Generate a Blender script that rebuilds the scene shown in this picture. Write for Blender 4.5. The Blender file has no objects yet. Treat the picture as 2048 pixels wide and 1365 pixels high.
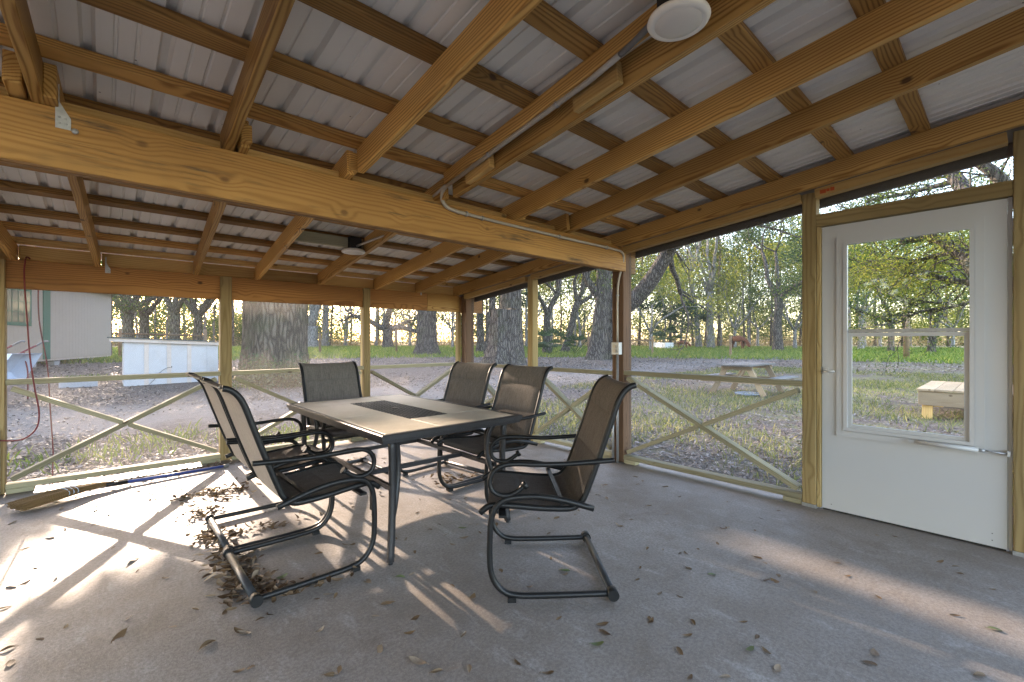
import bpy, bmesh, math, random
import numpy as np
from mathutils import Vector, Matrix

# ------------------------------------------------------------------ camera, sky, sun, exposure
SC = bpy.context.scene
COL = SC.collection
CAM_H = 1.22
TH = math.radians(47.75)
FWD = np.array([math.cos(TH), math.sin(TH), 0.0])
RGT = np.array([math.sin(TH), -math.cos(TH), 0.0])
FOC, HOR = 900.0, 683.0

cam = bpy.data.cameras.new('camera')
cam.sensor_width = 36.0
cam.lens = FOC / 2048 * 36.0
cam.shift_y = (HOR - 682.5) / 2048
cam.clip_start, cam.clip_end = 0.03, 1500
camo = bpy.data.objects.new('camera', cam)
COL.objects.link(camo)
camo.location = (0, 0, CAM_H)
camo.rotation_euler = (math.pi / 2, 0, math.atan2(FWD[1], FWD[0]) - math.pi / 2)
SC.camera = camo

TO_SUN = Vector((0.014, 0.963, 0.269)).normalized()
world = bpy.data.worlds.new('World')
SC.world = world
world.use_nodes = True
wn = world.node_tree
wn.nodes.clear()
sky = wn.nodes.new('ShaderNodeTexSky')
sky.sky_type = 'NISHITA'
sky.sun_disc = False
sky.sun_elevation = math.asin(TO_SUN.z)
sky.sun_rotation = math.atan2(TO_SUN.x, TO_SUN.y)
sky.air_density, sky.dust_density, sky.ozone_density = 1.0, 1.6, 1.0
bg = wn.nodes.new('ShaderNodeBackground')
bg.inputs['Strength'].default_value = 0.15
wo = wn.nodes.new('ShaderNodeOutputWorld')
wn.links.new(sky.outputs[0], bg.inputs[0])
wn.links.new(bg.outputs[0], wo.inputs[0])

sun = bpy.data.lights.new('sun', 'SUN')
sun.energy = 2.0
sun.angle = math.radians(0.5)
sun.color = (0.82, 0.70, 0.55)
suno = bpy.data.objects.new('sun', sun)
COL.objects.link(suno)
suno.location = TO_SUN * 60
suno.rotation_euler = TO_SUN.to_track_quat('Z', 'Y').to_euler()

SC.view_settings.view_transform = 'Standard'
SC.view_settings.look = 'None'
SC.view_settings.gamma = 1.0
SC.view_settings.exposure = 3.65
SC.view_settings.use_white_balance = True
SC.view_settings.white_balance_temperature = 7000
SC.view_settings.white_balance_tint = 19
SC.cycles.use_denoising = True
SC.cycles.max_bounces = 10
SC.cycles.diffuse_bounces = 6
SC.cycles.transparent_max_bounces = 24
SC.cycles.sample_clamp_indirect = 8.0

rng = np.random.default_rng(7)
random.seed(7)

# ------------------------------------------------------------------ helpers
def ray(px, py):
    return FWD + RGT * (px - 1024) / FOC - np.array([0, 0, 1.0]) * (py - HOR) / FOC

def gz(x, y):
    r = np.hypot(x, y)
    return -0.15 + 0.014 * np.clip(r - 8, 0, 52)

def at_depth(px, d):
    p = FWD * d + RGT * (px - 1024) / FOC * d
    return np.array([p[0], p[1], float(gz(p[0], p[1]))])

def on_ground(px, py):
    k = math.sqrt(1 + ((px - 1024) / FOC) ** 2)
    return at_depth(px, 1.482 / ((py - HOR) / FOC + 0.014 * k))

def tag(o, label=None, cat=None, group=None, kind=None):
    if label: o['label'] = label
    if cat: o['category'] = cat
    if group: o['group'] = group
    if kind: o['kind'] = kind
    return o

def empty(name, loc, label=None, cat=None, group=None, rz=0.0):
    o = bpy.data.objects.new(name, None)
    COL.objects.link(o)
    o.location = loc
    o.rotation_euler = (0, 0, rz)
    o.empty_display_size = 0.2
    return tag(o, label, cat, group)

def adopt(o, parent):
    """parent o (built in world coordinates) to an unrotated root or to a part"""
    p = parent
    off = Vector((0, 0, 0))
    o.parent = p
    if p.parent is None and p.type == 'EMPTY':
        o.matrix_parent_inverse = Matrix.Translation(-Vector(p.location))
    else:
        m = p.matrix_basis.copy()
        if p.parent is not None:
            m = p.parent.matrix_basis @ p.matrix_parent_inverse @ m
        o.matrix_parent_inverse = m.inverted()

def link(name, me, parent=None, mat=None, local=False):
    o = bpy.data.objects.new(name, me)
    COL.objects.link(o)
    if mat is not None:
        me.materials.clear()
        me.materials.append(mat)
    if parent is not None:
        if local: o.parent = parent
        else: adopt(o, parent)
    return o

class MB:
    """collects vertices and faces of one mesh"""
    def __init__(self):
        self.v, self.f, self.sm = [], [], []
    def add(self, v, f, smooth=False):
        n = len(self.v)
        self.v += [tuple(map(float, p)) for p in v]
        self.f += [tuple(i + n for i in q) for q in f]
        self.sm += [smooth] * len(f)
    def box(self, lo, hi):
        x0, y0, z0 = lo; x1, y1, z1 = hi
        self.add([(x0,y0,z0),(x1,y0,z0),(x1,y1,z0),(x0,y1,z0),(x0,y0,z1),(x1,y0,z1),(x1,y1,z1),(x0,y1,z1)],
                 [(0,3,2,1),(4,5,6,7),(0,1,5,4),(1,2,6,5),(2,3,7,6),(3,0,4,7)])
    def bar(self, p0, p1, w, h, up=(0, 0, 1)):
        p0, p1 = np.array(p0, float), np.array(p1, float)
        d = p1 - p0; d /= np.linalg.norm(d)
        u = np.array(up, float); s = np.cross(d, u); s /= np.linalg.norm(s); u = np.cross(s, d)
        v = []
        for p in (p0, p1):
            for a, b in ((-1,-1),(1,-1),(1,1),(-1,1)):
                v.append(p + s * a * w / 2 + u * b * h / 2)
        self.add(v, [(0,1,2,3),(7,6,5,4),(0,4,5,1),(1,5,6,2),(2,6,7,3),(3,7,4,0)])
    def tube(self, pts, rad, n=8, caps=True, flat=1.0, up=(0, 0, 1)):
        pts = [np.array(p, float) for p in pts]
        if np.isscalar(rad): rad = [rad] * len(pts)
        V = []; ref = None
        for i, p in enumerate(pts):
            a = pts[max(i - 1, 0)]; b = pts[min(i + 1, len(pts) - 1)]
            t = b - a; t /= (np.linalg.norm(t) + 1e-9)
            if ref is None:
                u = np.array(up, float)
                if abs(u @ t) > 0.95: u = np.array([1.0, 0.1, 0])
            else: u = ref
            s = np.cross(t, u); s /= (np.linalg.norm(s) + 1e-9)
            u = np.cross(s, t); ref = u
            for k in range(n):
                an = 2 * math.pi * (k + 0.5) / n
                V.append(p + rad[i] * (s * math.cos(an) + u * math.sin(an) * flat))
        Fq = []
        for i in range(len(pts) - 1):
            for k in range(n):
                Fq.append((i*n+k, i*n+(k+1) % n, (i+1)*n+(k+1) % n, (i+1)*n+k))
        base = len(self.v)
        self.add(V, Fq, True)
        if caps:
            m = len(pts) - 1
            self.f.append(tuple(base + k for k in range(n))[::-1]); self.sm.append(False)
            self.f.append(tuple(base + m*n + k for k in range(n))); self.sm.append(False)
    def lathe(self, prof, n=32, c=(0, 0, 0)):
        V = [(c[0] + r*math.cos(2*math.pi*k/n), c[1] + r*math.sin(2*math.pi*k/n), c[2] + z) for r, z in prof for k in range(n)]
        Fq = [(i*n+k, i*n+(k+1) % n, (i+1)*n+(k+1) % n, (i+1)*n+k) for i in range(len(prof)-1) for k in range(n)]
        self.add(V, Fq, True)
    def prism(self, poly, axis, a, b):
        """extrude a 2D polygon along an axis ('x','y','z') from a to b"""
        n = len(poly)
        def P(q, t): return {'x': (t, q[0], q[1]), 'y': (q[0], t, q[1]), 'z': (q[0], q[1], t)}[axis]
        V = [P(q, a) for q in poly] + [P(q, b) for q in poly]
        self.add(V, [tuple(range(n))[::-1], tuple(range(n, 2*n))] + [(k, (k+1) % n, n+(k+1) % n, n+k) for k in range(n)])
    def mesh(self, name, fix=False):
        me = bpy.data.meshes.new(name)
        me.from_pydata(self.v, [], self.f)
        if any(self.sm): me.polygons.foreach_set('use_smooth', self.sm)
        if fix:
            bm = bmesh.new(); bm.from_mesh(me); bmesh.ops.recalc_face_normals(bm, faces=bm.faces); bm.to_mesh(me); bm.free()
        me.update()
        return me
    def obj(self, name, mat, parent=None, local=False, fix=True):
        return link(name, self.mesh(name, fix), parent, mat, local)

def quads_mesh(name, V, nq):
    """mesh of nq separate quads from an (nq*4,3) array"""
    me = bpy.data.meshes.new(name)
    me.vertices.add(nq * 4); me.vertices.foreach_set('co', V.astype(np.float32).ravel())
    me.loops.add(nq * 4); me.loops.foreach_set('vertex_index', np.arange(nq * 4, dtype=np.int32))
    me.polygons.add(nq); me.polygons.foreach_set('loop_start', np.arange(nq, dtype=np.int32) * 4)
    me.update(calc_edges=True)
    return me

def board_mesh(L, w, h, ch=0.003):
    """a squared timber, length along X, chamfered long edges"""
    bm = bmesh.new()
    bmesh.ops.create_cube(bm, size=1.0)
    bmesh.ops.scale(bm, vec=(L, w, h), verts=bm.verts)
    bmesh.ops.bevel(bm, geom=[e for e in bm.edges], offset=min(ch, w*.2, h*.2), segments=1, affect='EDGES')
    me = bpy.data.meshes.new('board'); bm.to_mesh(me); bm.free()
    return me

def board(name, p0, p1, w, h, mat, parent, up=(0, 0, 1), ch=0.003):
    """timber from p0 to p1; h is its size along 'up', w across"""
    p0, p1 = Vector(p0), Vector(p1)
    d = p1 - p0; L = d.length; d.normalize()
    u = Vector(up); s = u.cross(d).normalized(); u = d.cross(s)
    M = Matrix((d, s, u)).transposed().to_4x4(); M.translation = (p0 + p1) / 2
    o = bpy.data.objects.new(name, board_mesh(L, w, h, ch))
    o.data.name = name
    COL.objects.link(o); o.data.materials.append(mat)
    o.matrix_basis = M
    if parent is not None: adopt(o, parent)
    return o

def copy_tree(o, parent=None):
    c = o.copy(); COL.objects.link(c)
    if parent is not None: c.parent = parent
    for ch in o.children: copy_tree(ch, c)
    return c

# ------------------------------------------------------------------ materials
class NT:
    def __init__(self, name):
        self.m = bpy.data.materials.new(name); self.m.use_nodes = True
        self.t = self.m.node_tree; self.t.nodes.clear()
    def n(self, typ, _props=None, **inp):
        nd = self.t.nodes.new('ShaderNode' + typ)
        for k, v in (_props or {}).items(): setattr(nd, k, v)
        for k, v in inp.items():
            key = int(k[1:]) if k[0] == 'i' and k[1:].isdigit() else k.replace('_', ' ')
            s = nd.inputs[key]
            if isinstance(v, bpy.types.NodeSocket): self.t.links.new(v, s)
            else: s.default_value = v
        return nd
    def math(self, op, a, b=0.0, c=0.0, clamp=False):
        return self.n('Math', {'operation': op, 'use_clamp': clamp}, i0=a, i1=b, i2=c).outputs[0]
    def vmath(self, op, a, b):
        return self.n('VectorMath', {'operation': op}, i0=a, i1=b).outputs[0]
    def mix(self, fac, a, b, blend='MIX'):
        nd = self.t.nodes.new('ShaderNodeMix'); nd.data_type = 'RGBA'; nd.blend_type = blend
        for i, v in ((0, fac), (6, a), (7, b)):
            if isinstance(v, bpy.types.NodeSocket): self.t.links.new(v, nd.inputs[i])
            else: nd.inputs[i].default_value = v if i == 0 else (tuple(v) + (1,))[:4]
        return nd.outputs[2]
    def noise(self, vec, scale, detail=4.0, rough=0.55, dist=0.0):
        nd = self.n('TexNoise', None, Scale=scale, Detail=detail, Roughness=rough, Distortion=dist)
        if vec is not None: self.t.links.new(vec, nd.inputs['Vector'])
        return nd.outputs[0]
    def ramp(self, fac, stops):
        nd = self.t.nodes.new('ShaderNodeValToRGB')
        e = nd.color_ramp.elements
        while len(e) < len(stops): e.new(0.5)
        for el, (p, c) in zip(e, stops):
            el.position = p; el.color = (c, c, c, 1) if np.isscalar(c) else tuple(c) + (1,)
        self.t.links.new(fac, nd.inputs[0])
        return nd.outputs[0]
    def pbr(self, color, rough=0.7, bump=None, bstr=0.3, bdist=0.01, metal=0.0, spec=0.5):
        p = self.n('BsdfPrincipled')
        for k, v in (('Base Color', color), ('Roughness', rough), ('Metallic', metal), ('Specular IOR Level', spec)):
            if isinstance(v, bpy.types.NodeSocket): self.t.links.new(v, p.inputs[k])
            else: p.inputs[k].default_value = (tuple(v) + (1,))[:4] if k == 'Base Color' else v
        if bump is not None:
            b = self.n('Bump', None, Strength=bstr, Distance=bdist, Height=bump)
            self.t.links.new(b.outputs[0], p.inputs['Normal'])
        return p
    def out(self, sh):
        o = self.n('OutputMaterial')
        self.t.links.new(sh.outputs[0] if hasattr(sh, 'outputs') else sh, o.inputs[0])
        return self.m
    def obj(self): return self.n('TexCoord').outputs['Object']
    def pos(self): return self.n('NewGeometry').outputs['Position']

def wood(name, light, dark, ring=0.011, knot=1.0, rough=0.65, contrast=1.0, weather=0.0, red=None):
    """sawn softwood: growth rings cut by the board, knots and stains; board length is local X"""
    m = NT(name)
    oc = m.obj()
    rnd = m.n('ObjectInfo').outputs['Random']
    r2 = m.math('FRACT', m.math('MULTIPLY', rnd, 17.31)); r3 = m.math('FRACT', m.math('MULTIPLY', rnd, 71.7))
    off = m.n('CombineXYZ', None, X=m.math('MULTIPLY', rnd, 60.0), Y=m.math('MULTIPLY', r2, 9.0), Z=m.math('MULTIPLY', r3, 5.0)).outputs[0]
    ov = m.vmath('ADD', oc, off)
    st = m.vmath('MULTIPLY', ov, (0.9, 5.0, 5.0))
    warp = m.noise(st, 1.0, 2.0)
    sep = m.n('SeparateXYZ', None, Vector=oc)
    # knots bend the grain
    kv = m.vmath('MULTIPLY', ov, (3.6, 5.2, 5.2))
    vor = m.n('TexVoronoi', {'feature': 'F1'}, Vector=kv, Scale=1.0, Randomness=1.0).outputs['Distance']
    kn = m.ramp(vor, [(0.055, 1.0), (0.105, 0.0)])
    halo = m.ramp(vor, [(0.04, 1.0), (0.32, 0.0)])
    yy = m.math('ADD', sep.outputs[1], m.math('MULTIPLY', m.math('SUBTRACT', r2, 0.5), 0.16))
    zz = m.math('ADD', sep.outputs[2], m.math('ADD', m.math('MULTIPLY', r3, 0.10), 0.03))
    rr = m.math('SQRT', m.math('ADD', m.math('MULTIPLY', yy, yy), m.math('MULTIPLY', zz, zz)))
    rr = m.math('ADD', rr, m.math('MULTIPLY', m.math('SUBTRACT', warp, 0.5), 0.10))
    rr = m.math('ADD', rr, m.math('MULTIPLY', halo, 0.018))
    s = m.math('SINE', m.math('MULTIPLY', rr, 2 * math.pi / ring))
    g = m.math('POWER', m.math('MULTIPLY_ADD', s, 0.5, 0.5), 2.2)
    fib = m.noise(m.vmath('MULTIPLY', ov, (3.0, 160.0, 160.0)), 1.0, 2.0)
    g = m.math('MULTIPLY', g, m.math('MULTIPLY_ADD', fib, 0.8, 0.45), clamp=True)
    col = m.mix(m.math('MULTIPLY', g, contrast, clamp=True), light, dark)
    big = m.noise(m.vmath('MULTIPLY', ov, (0.7, 3.0, 3.0)), 1.0, 3.0)
    col = m.mix(m.ramp(big, [(0.38, 0.0), (0.72, 0.6)]), col, tuple(c * 0.6 for c in dark))
    tone = m.math('MULTIPLY_ADD', r3, 0.60, 0.64)
    tc = m.n('CombineXYZ', None, X=tone, Y=tone, Z=tone).outputs[0]
    col = m.mix(1.0, col, tc, 'MULTIPLY')
    if red is not None:
        col = m.mix(m.math('MULTIPLY', r2, 0.5), col, red)
    if weather:
        st2 = m.noise(m.vmath('MULTIPLY', ov, (2.2, 26.0, 26.0)), 1.0, 5.0, 0.7)
        msk = m.math('MULTIPLY', m.ramp(st2, [(0.52, 0.0), (0.66, 1.0)]), m.ramp(m.noise(ov, 2.4, 3.0), [(0.46, 0.0), (0.60, weather)]))
        col = m.mix(msk, col, (0.035, 0.035, 0.028))
    col = m.mix(m.math('MULTIPLY', kn, 0.85 * knot), col, (0.045, 0.018, 0.008))
    p = m.pbr(col, rough, m.math('ADD', g, m.math('MULTIPLY', fib, 0.6)), 0.25, 0.004, spec=0.3)
    return m.out(p)

def plain(name, color, rough=0.5, metal=0.0, var=0.15, scale=12.0, bump=0.0, spec=0.5, dirt=None):
    m = NT(name)
    ob = m.obj()
    n = m.noise(ob, scale, 4.0)
    c = m.mix(n, tuple(x * (1 - var) for x in color), tuple(min(1, x * (1 + var)) for x in color))
    if dirt:
        d = m.ramp(m.noise(ob, scale * 0.3, 6.0, 0.7), [(0.5, 0.0), (0.75, 0.6)])
        c = m.mix(d, c, dirt)
    ro = m.math('MULTIPLY_ADD', n, 0.2, rough - 0.1)
    return m.out(m.pbr(c, ro, n if bump else None, bump, 0.004, metal, spec))

M = {}
M['rafter'] = wood('pine_rafter', (0.64, 0.375, 0.118), (0.28, 0.125, 0.026), 0.013, 1.0, 0.55, 1.0)
M['purlin'] = wood('pine_purlin', (0.50, 0.270, 0.080), (0.20, 0.085, 0.019), 0.013, 1.0, 0.6, 0.9)
M['beam'] = wood('pine_beam', (0.47, 0.250, 0.072), (0.27, 0.122, 0.030), 0.016, 0.6, 0.6, 0.7, weather=0.75)
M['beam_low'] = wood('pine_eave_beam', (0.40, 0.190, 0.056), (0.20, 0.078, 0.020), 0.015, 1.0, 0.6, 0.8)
M['nailer'] = wood('yellow_pine', (0.62, 0.40, 0.150), (0.45, 0.25, 0.075), 0.016, 0.7, 0.65, 0.7)
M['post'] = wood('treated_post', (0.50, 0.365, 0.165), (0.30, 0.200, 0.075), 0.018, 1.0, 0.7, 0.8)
M['back_post'] = wood('shaded_post', (0.31, 0.225, 0.105), (0.19, 0.128, 0.050), 0.018, 1.0, 0.7, 0.8)  # same post timber, shade on the back wall posts put into a darker colour
M['rail'] = wood('green_treated_rail', (0.34, 0.310, 0.205), (0.23, 0.203, 0.118), 0.012, 0.7, 0.75, 0.7)
M['old_post'] = wood('brown_post', (0.22, 0.125, 0.070), (0.11, 0.056, 0.030), 0.012, 0.8, 0.7, 0.9)
M['grey_wood'] = wood('weathered_wood', (0.26, 0.25, 0.235), (0.13, 0.125, 0.115), 0.010, 0.6, 0.85, 0.9)
M['tan_wood'] = wood('tan_wood', (0.40, 0.31, 0.20), (0.30, 0.21, 0.12), 0.012, 0.8, 0.8, 0.8)
M['fence_wood'] = wood('fence_wood', (0.30, 0.20, 0.12), (0.18, 0.11, 0.06), 0.012, 0.5, 0.8, 0.8)
M['broom_straw'] = wood('straw', (0.215, 0.135, 0.062), (0.095, 0.055, 0.024), 0.006, 0.0, 0.85, 1.0)
M['black_metal'] = plain('black_powdercoat', (0.010, 0.010, 0.0105), 0.42, 0.0, 0.3, 40.0, spec=0.32)
M['worn_metal'] = plain('worn_black_metal', (0.035, 0.037, 0.040), 0.40, 0.1, 0.5, 30.0, spec=0.45)
M['bronze'] = plain('dark_bronze_frame', (0.030, 0.029, 0.031), 0.42, 0.0, 0.25, 30.0, spec=0.45)
M['galv'] = plain('galvanised_steel', (0.42, 0.43, 0.44), 0.45, 0.7, 0.3, 60.0)
M['conduit'] = plain('painted_conduit', (0.42, 0.38, 0.32), 0.45, 0.2, 0.15, 20.0)
M['flex'] = plain('grey_flex', (0.16, 0.155, 0.15), 0.55, 0.3, 0.2, 80.0)
M['white_paint'] = plain('white_door_paint', (0.50, 0.50, 0.495), 0.5, 0.0, 0.03, 3.0)
M['lamp_white'] = plain('white_lamp_plastic', (0.78, 0.74, 0.66), 0.4, 0.0, 0.03, 5.0)
M['lamp_diffuser'] = plain('lamp_diffuser', (0.62, 0.58, 0.52), 0.5, 0.0, 0.03, 5.0)
M['dark'] = plain('dark_box', (0.02, 0.018, 0.016), 0.6)
M['fascia'] = plain('brown_fascia_metal', (0.085, 0.058, 0.046), 0.5, 0.0, 0.15, 6.0)
M['tan_siding'] = plain('tan_siding', (0.40, 0.33, 0.28), 0.85, 0.0, 0.08, 2.0)
M['green_trim'] = plain('green_trim', (0.03, 0.13, 0.09), 0.7, 0.0, 0.1, 4.0)
M['white_board'] = plain('whitewashed_board', (0.46, 0.455, 0.455), 0.85, 0.0, 0.08, 3.0, dirt=(0.36, 0.33, 0.29))
M['pink_board'] = plain('faded_board', (0.52, 0.44, 0.38), 0.85, 0.0, 0.2, 6.0, dirt=(0.25, 0.22, 0.18))
M['shingle'] = plain('green_shingle', (0.045, 0.07, 0.065), 0.9, 0.0, 0.3, 30.0)
M['block'] = plain('concrete_block', (0.33, 0.33, 0.34), 0.95, 0.0, 0.2, 25.0, 0.3)
M['red'] = plain('red_rubber', (0.15, 0.012, 0.014), 0.5, 0.0, 0.2, 10.0)
M['blue'] = plain('blue_handle', (0.015, 0.04, 0.20), 0.4, 0.0, 0.1, 10.0)
M['barrow'] = plain('pale_blue_barrow', (0.42, 0.50, 0.62), 0.5, 0.0, 0.15, 8.0)
M['cow'] = plain('brown_hide', (0.14, 0.045, 0.018), 0.85, 0.0, 0.3, 5.0)
M['cut'] = plain('sawn_end_grain', (0.62, 0.42, 0.25), 0.9, 0.0, 0.3, 9.0)
M['tank'] = plain('white_trough', (0.62, 0.65, 0.68), 0.6)

def m_concrete():
    m = NT('porch_concrete'); p = m.pos()
    a = m.noise(p, 0.9, 6.0, 0.62); b = m.noise(p, 4.5, 7.0, 0.7); c = m.noise(p, 70.0, 3.0, 0.7); d = m.noise(p, 230.0, 2.0, 0.6)
    col = m.mix(m.ramp(a, [(0.36, 0.0), (0.66, 1.0)]), (0.215, 0.180, 0.150), (0.325, 0.302, 0.285))
    col = m.mix(m.ramp(b, [(0.50, 0.0), (0.70, 0.65)]), col, (0.205, 0.168, 0.138))
    col = m.mix(m.ramp(m.noise(m.vmath('MULTIPLY', p, (2.2, 0.8, 1.0)), 3.3, 6.0, 0.75, 0.4), [(0.55, 0.0), (0.68, 0.55)]), col, (0.43, 0.41, 0.395))
    col = m.mix(m.ramp(m.noise(p, 1.7, 6.0, 0.8, 1.2), [(0.52, 0.0), (0.68, 0.6)]), col, (0.165, 0.128, 0.100))
    col = m.mix(m.ramp(c, [(0.40, 0.5), (0.60, 0.0)]), col, (0.12, 0.10, 0.085))
    col = m.mix(m.ramp(d, [(0.58, 0.0), (0.75, 0.4)]), col, (0.58, 0.56, 0.55))
    # dirt gathered along the walls
    sx = m.n('SeparateXYZ', None, Vector=p)
    ed = m.math('MINIMUM', m.math('SUBTRACT', 3.86, sx.outputs[0]), m.math('SUBTRACT', 5.36, sx.outputs[1]))
    ed = m.math('ADD', ed, m.math('MULTIPLY', m.math('SUBTRACT', b, 0.5), 0.5))
    col = m.mix(m.ramp(ed, [(0.02, 0.55), (0.35, 0.0)]), col, (0.17, 0.135, 0.105))
    for sc, lim, k in ((11.0, 0.045, 0.8), (27.0, 0.09, 0.6)):
        sp = m.n('TexVoronoi', None, Vector=p, Scale=sc).outputs['Distance']
        g = m.math('MULTIPLY', m.ramp(sp, [(lim * .6, 1.0), (lim, 0.0)]), m.ramp(m.noise(p, 1.3, 3.0), [(0.42, 0.0), (0.62, k)]))
        col = m.mix(g, col, (0.05, 0.033, 0.022))
    ro = m.math('MULTIPLY_ADD', b, 0.35, 0.36)
    return m.out(m.pbr(col, ro, m.math('ADD', m.math('ADD', b, m.math('MULTIPLY', c, 0.5)), m.math('MULTIPLY', d, 0.2)), 0.5, 0.006, spec=0.4))
M['concrete'] = m_concrete()

def m_ground():
    m = NT('yard_ground'); p = m.pos()
    sep = m.n('SeparateXYZ', None, Vector=p); X, Y = sep.outputs[0], sep.outputs[1]
    n0 = m.noise(p, 0.25, 5.0, 0.6); n1 = m.noise(p, 1.6, 6.0, 0.65); n2 = m.noise(p, 14.0, 5.0, 0.7); n3 = m.noise(p, 60.0, 3.0, 0.7)
    lit = m.mix(m.ramp(n2, [(0.35, 0.0), (0.65, 1.0)]), (0.085, 0.067, 0.057), (0.19, 0.158, 0.140))
    lit = m.mix(m.ramp(n3, [(0.5, 0.0), (0.7, 0.7)]), lit, (0.23, 0.19, 0.165))
    road = m.mix(n2, (0.155, 0.140, 0.130), (0.245, 0.228, 0.215))
    # the gravel drive runs along X behind the porch, then fades into litter on the side yard
    yw = m.math('ADD', Y, m.math('MULTIPLY', m.math('SUBTRACT', n0, 0.5), 5.0))
    yw = m.math('ADD', yw, m.math('MULTIPLY', m.math('SUBTRACT', n1, 0.5), 1.2))
    band = m.math('MULTIPLY', m.math('SMOOTH_MIN', m.math('SUBTRACT', yw, 8.3), m.math('SUBTRACT', 13.0, yw), 0.4), 0.9, clamp=True)
    col = m.mix(m.math('MULTIPLY', band, m.ramp(n1, [(0.25, 0.4), (0.5, 0.95)])), lit, road)
    # dry grass patches on the side yard
    gx = m.math('MULTIPLY', m.math('SUBTRACT', X, 4.2), 0.5, clamp=True)
    gy = m.math('MULTIPLY', m.math('SUBTRACT', 7.5, Y), 0.3, clamp=True)
    dry = m.mix(n2, (0.10, 0.115, 0.05), (0.27, 0.245, 0.13))
    gm = m.math('MULTIPLY', m.math('MULTIPLY', gx, gy), m.ramp(n1, [(0.44, 0.0), (0.58, 0.9)]))
    col = m.mix(gm, col, dry)
    # pasture beyond
    rad = m.n('VectorMath', {'operation': 'LENGTH'}, i0=m.vmath('MULTIPLY', p, (1, 1, 0))).outputs['Value']
    rad = m.math('ADD', rad, m.math('MULTIPLY', m.math('SUBTRACT', n0, 0.5), 9.0))
    far = m.math('MULTIPLY', m.math('SUBTRACT', rad, 31.0), 0.35, clamp=True)
    green = m.mix(n1, (0.060, 0.105, 0.026), (0.105, 0.165, 0.042))
    green = m.mix(m.ramp(n2, [(0.5, 0.0), (0.8, 0.5)]), green, (0.22, 0.22, 0.09))
    col = m.mix(far, col, green)
    far2 = m.math('MULTIPLY', m.math('SUBTRACT', rad, 57.0), 0.25, clamp=True)
    col = m.mix(far2, col, (0.34, 0.27, 0.17))
    return m.out(m.pbr(col, 0.95, m.math('ADD', n2, n3), 0.8, 0.03, spec=0.15))
M['ground'] = m_ground()

def m_metal_roof():
    m = NT('ribbed_roof_metal'); p = m.obj()
    n = m.noise(p, 3.0, 4.0); n2 = m.noise(m.vmath('MULTIPLY', p, (30.0, 2.0, 30.0)), 1.0, 4.0, 0.7)
    col = m.mix(n, (0.66, 0.620, 0.560), (0.74, 0.705, 0.645))
    col = m.mix(m.ramp(n2, [(0.60, 0.0), (0.85, 0.10)]), col, (0.30, 0.25, 0.19))
    sp = m.n('TexVoronoi', None, Vector=p, Scale=9.0).outputs['Distance']
    col = m.mix(m.ramp(sp, [(0.03, 0.8), (0.045, 0.0)]), col, (0.08, 0.05, 0.03))
    return m.out(m.pbr(col, 0.5, n, 0.05, 0.004, spec=0.4))
M['roof'] = m_metal_roof()

def m_screen():
    m = NT('insect_screen')
    t = m.n('BsdfTransparent'); t.inputs[0].default_value = (0.97, 0.97, 0.97, 1)
    d = m.n('BsdfDiffuse'); d.inputs[0].default_value = (0.10, 0.10, 0.10, 1)
    tr = m.n('BsdfTranslucent'); tr.inputs[0].default_value = (0.22, 0.21, 0.20, 1)
    a = m.n('MixShader', None, i0=0.6, i1=d.outputs[0], i2=tr.outputs[0])
    f = m.math('MULTIPLY_ADD', m.noise(m.pos(), 2.0, 3.0), 0.06, 0.085)
    return m.out(m.n('MixShader', None, i0=f, i1=t.outputs[0], i2=a.outputs[0]))
M['screen'] = m_screen()

def m_glass():
    m = NT('door_glass')
    t = m.n('BsdfTransparent'); t.inputs[0].default_value = (0.95, 0.97, 0.97, 1)
    g = m.n('BsdfGlossy', None, Roughness=0.02)
    fr = m.n('Fresnel', None, IOR=1.45)
    return m.out(m.n('MixShader', None, i0=m.math('MULTIPLY', fr.outputs[0], 0.8), i1=t.outputs[0], i2=g.outputs[0]))
M['glass'] = m_glass()
def m_dark_glass():
    m = NT('shed_window_glass')
    return m.out(m.pbr((0.10, 0.12, 0.12), 0.08, spec=0.8))
M['dark_glass'] = m_dark_glass()

def m_fabric(name, a, b, back=False):
    m = NT(name); o = m.obj()
    # woven sling: long slubs running down the chair
    u = m.noise(m.vmath('MULTIPLY', o, (14.0, 420.0, 14.0)), 1.0, 2.0, 0.7)
    v = m.noise(m.vmath('MULTIPLY', o, (260.0, 40.0, 260.0)), 1.0, 2.0, 0.6)
    w = m.noise(o, 4.0, 4.0)
    g = m.math('ADD', m.math('MULTIPLY', u, 0.7), m.math('MULTIPLY', v, 0.3))
    col = m.mix(m.ramp(g, [(0.36, 0.0), (0.64, 1.0)]), a, b)
    col = m.mix(m.math('MULTIPLY', w, 0.3), col, tuple(x * 0.6 for x in a))
    p = m.pbr(col, 0.85, g, 0.3, 0.002, spec=0.25)
    tr = m.n('BsdfTranslucent', None, Color=col)
    return m.out(m.n('MixShader', None, i0=0.18, i1=p.outputs[0], i2=tr.outputs[0]))
M['sling'] = m_fabric('brown_sling_weave', (0.105, 0.092, 0.082), (0.240, 0.213, 0.192))
M['sling_back'] = m_fabric('pale_sling_backing', (0.40, 0.33, 0.28), (0.55, 0.47, 0.41))

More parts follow.
